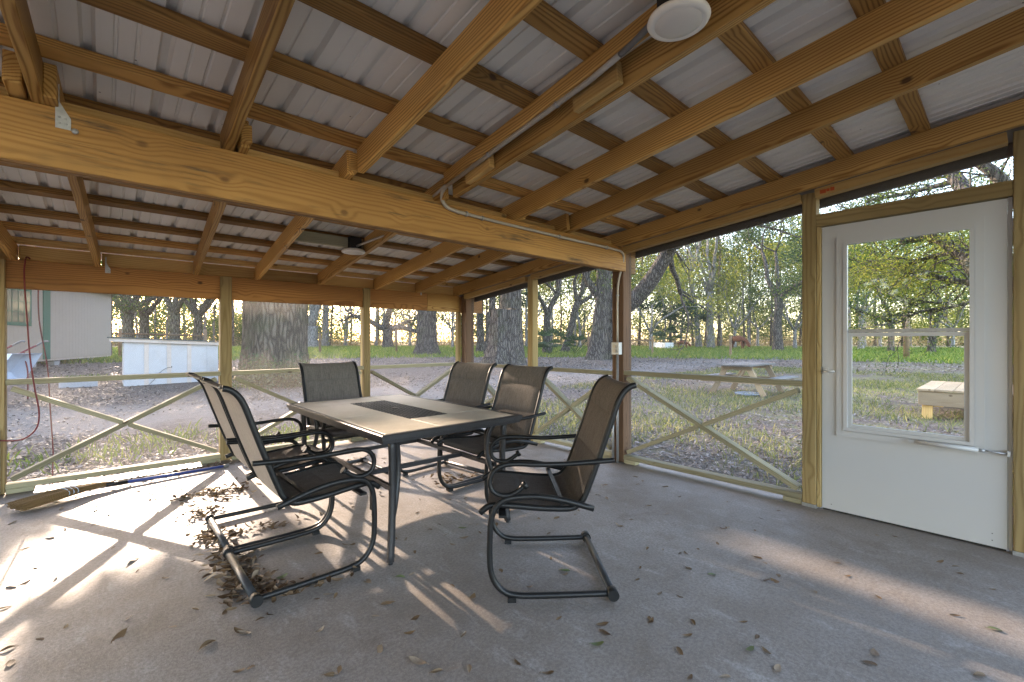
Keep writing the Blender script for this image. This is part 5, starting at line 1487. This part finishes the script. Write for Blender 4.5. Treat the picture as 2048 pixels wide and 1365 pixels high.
def f_sprout(r, n):
    c = np.array([[-.1, 7.2], [1.9, 6.9], [2.3, 6.6], [.7, 7.8], [-1.1, 7.4], [3.0, 14.4], [-1.5, 19], [-.5, 20]]); k = r.integers(0, len(c), n)
    return c[k] + r.normal(0, .35, (n, 2))
blades('weed_tufts', 1500, f_sprout, .12, .010, 'pasture', 'small green weeds growing through the leaves behind the porch')

# ------------------------------------------------------------------ leaves on the slab
def leaf_meshes():
    out = []
    for k in range(7):
        r = np.random.default_rng(200 + k); m = MB(); n = 7
        L = 1.0; W = r.uniform(.17, .24); curl = r.uniform(.15, .9); bend = r.uniform(-.15, .35); tw = r.normal(0, .5)
        rows = []
        for i in range(n + 1):
            u = i / n; w = W * (math.sin(math.pi * min(1, u * .93 + .05)) ** .75) if 0 < i < n else .015
            z0 = bend * (u - .5) ** 2 * 2 + (.10 if curl > .5 else .03)
            row = []
            for v in (-1, -.5, 0, .5, 1):
                a = v * curl * 1.3 + tw * (u - .5)
                row.append((u - .5, w * math.sin(a) / max(curl * 1.3, .3) if curl > .3 else w * v, z0 + w * (1 - math.cos(a)) * 1.2 + r.normal(0, .006)))
            rows.append(row)
        V = [p for q in rows for p in q]; zmin = min(p[2] for p in V); V = [(x, y, z - zmin) for x, y, z in V]
        m.add(V, [(i*5+j, i*5+j+1, (i+1)*5+j+1, (i+1)*5+j) for i in range(n) for j in range(4)], True)
        st = MB(); m.tube([(.5, 0, V[-3][2]), (.62, .02, V[-3][2] * .6)], .012, 4)
        me = m.mesh('fallen_leaf'); me.materials.append(M['leaf_single']); out.append(me)
    return out
LM = leaf_meshes()
def floor_pt(px, py): 
    q = ray(px, py); k = CAM_H / -q[2]; return q[0]*k, q[1]*k
def put_leaf(x, y, s, r, green=False, z=.001):
    me = LM[int(r.integers(0, len(LM)))]
    o = bpy.data.objects.new('fallen_leaf', me); COL.objects.link(o)
    o.location = (x, y, z); o.rotation_euler = (r.normal(0, .12), r.normal(0, .12), r.uniform(0, 6.28)); o.scale = (s, s*r.uniform(.8, 1.2), s*r.uniform(.6, 1.2))
    if green:
        o.material_slots[0].link = 'OBJECT'; o.material_slots[0].material = M['green_dead']
    if y > 4.1: zn = 'along the back wall plate'
    elif x > 2.55: zn = 'on the slab towards the door'
    elif .98 < x < 2.3 and y > 2.1: zn = 'under the tiled table'
    elif x < .98 and y > 2.1: zn = 'near the leaf heaped chair'
    elif x > 1.3 and y > 1.1: zn = 'around the askew chair'
    elif x < .98: zn = 'on the open slab left of the table legs'
    else: zn = 'on the open slab in front of the askew chair'
    kd = 'green tinged oak leaf ' if green else 'curled dry brown oak leaf '
    tag(o, kd + zn, 'leaf', ('green leaves ' if green else 'dry leaves ') + zn)
r = np.random.default_rng(303)
# the larger single leaves, where the photograph shows them
big = [(480,1265,.105),(490,1268,.08),(252,1240,.085),(238,1275,.10),(265,1122,.09),(415,1292,.085),(540,1230,.07),(520,1240,.06),(640,1262,.06),(655,1190,.06),(478,1343,.06),(500,1337,.05),(660,1352,.07),(835,1325,.10),(665,1350,.06),
       (830,1238,.075),(775,1208,.08),(818,1268,.07),(735,1165,.09),(760,1300,.06),(872,1345,.07),(1035,1328,.06),(1095,1348,.06),(1205,1250,.075),(1210,1268,.085),(1118,1238,.05),(1300,1240,.05),(1375,1272,.06),(1487,1245,.055),(1515,1275,.06),
       (1385,1245,.05),(1530,1162,.075),(1557,1152,.05),(1360,1195,.05),(1320,1188,.045),(1295,1098,.05),(1280,1137,.04),(1455,1005,.04),(1522,1038,.04),(1510,1062,.035),(1435,1088,.05),(1372,1108,.055),(1360,1108,.04),(1675,1127,.05),(1695,1153,.055),
       (1755,1072,.05),(1790,1074,.04),(1880,1125,.07),(1910,1134,.055),(1920,1148,.045),(1985,1180,.04),(1910,1232,.06),(1750,1308,.085),(1740,1328,.075),(1960,1352,.08),(1555,1340,.07),(1450,1355,.06),(1380,1357,.06),(1630,1185,.05),
       (1262,1040,.04),(1225,1005,.04),(1180,985,.035),(1192,950,.035),(1150,1030,.045),(1120,1010,.035),(1275,1160,.04),(1325,1100,.04),(860,1060,.05),(905,1090,.055),(878,1050,.04),(812,1080,.05),(830,1105,.05),(690,1090,.05),
       (985,1035,.04),(1002,1142,.05),(1060,1175,.045),(1130,1150,.05),(1122,1140,.05),(1102,1118,.04),(955,1050,.04),(760,985,.05),(705,1015,.05),(840,1000,.04),(715,985,.04),(900,1000,.04),(182,1020,.07),(130,1060,.05),(100,1085,.05),
       (98,1112,.045),(205,1082,.05),(155,1093,.05),(332,1158,.06),(275,1143,.04),(15,1300,.07),(80,1280,.05),(8,1218,.06),(345,1255,.05),(390,1220,.05),(300,1060,.05),(250,1050,.05),(360,980,.06),(330,975,.05),(300,1000,.05)]
for px, py, s in big:
    x, y = floor_pt(px, py); put_leaf(x, y, s * r.uniform(.65, .85), r)
for px, py in ((1500,1300),(925,1057),(1195,1290),(800,1155),(1130,1143),(565,1155),(1990,1260),(1425,1150)):
    x, y = floor_pt(px, py); put_leaf(x, y, .055, r, True)
for k in range(190):                                   # smaller ones, thicker towards the back wall
    if k < 100: x, y = r.uniform(-.5, 2.2), 5.2 - abs(r.normal(0, 1.0))
    else: x, y = r.uniform(-.3, 3.6), r.uniform(.4, 3.6)
    if not (-.5 < x < 3.7 and .4 < y < 5.25): continue
    put_leaf(x, y, r.uniform(.03, .06), r)
# heaps around the chair bars
C = []
def heap(px, py, n, sx, sy):
    x, y = floor_pt(px, py)
    for _ in range(n): C.append((x + r.normal(0, sx), y + r.normal(0, sy)))
heap(470, 1140, 150, .07, .16); heap(425, 1075, 70, .05, .10); heap(500, 1175, 70, .07, .07); heap(455, 985, 90, .10, .09); heap(400, 1030, 45, .08, .06); heap(395, 990, 40, .10, .05)
heap(300, 955, 60, .25, .05); heap(420, 935, 60, .15, .03); heap(520, 1060, 50, .12, .05); heap(700, 925, 40, .15, .06); heap(905, 960, 60, .12, .10); heap(540, 1190, 30, .06, .04); heap(620, 1175, 25, .12, .03)
V, Fq, n0 = [], [], 0
base = [np.array([v.co[:] for v in me.vertices]) for me in LM]; bf = [[tuple(p.vertices) for p in me.polygons] for me in LM]
hm = MB()
for i, (x, y) in enumerate(C):
    k = int(r.integers(0, len(LM))); s = r.uniform(.032, .066); a, b, c = r.normal(0, .28), r.normal(0, .22), r.uniform(0, 6.28)
    Rm = np.array(Matrix.Rotation(c, 3, 'Z') @ Matrix.Rotation(a, 3, 'X') @ Matrix.Rotation(b, 3, 'Y'))
    v = (base[k] * s) @ Rm.T; v[:, 2] -= v[:, 2].min(); v += np.array([x, y, r.uniform(.0, .010)])
    hm.add(v, bf[k], True)
o = hm.obj('leaf_heap', M['dead_leaf'], None, fix=False)
tag(o, 'drifts of dry brown leaves heaped around the chair bars', kind='stuff')
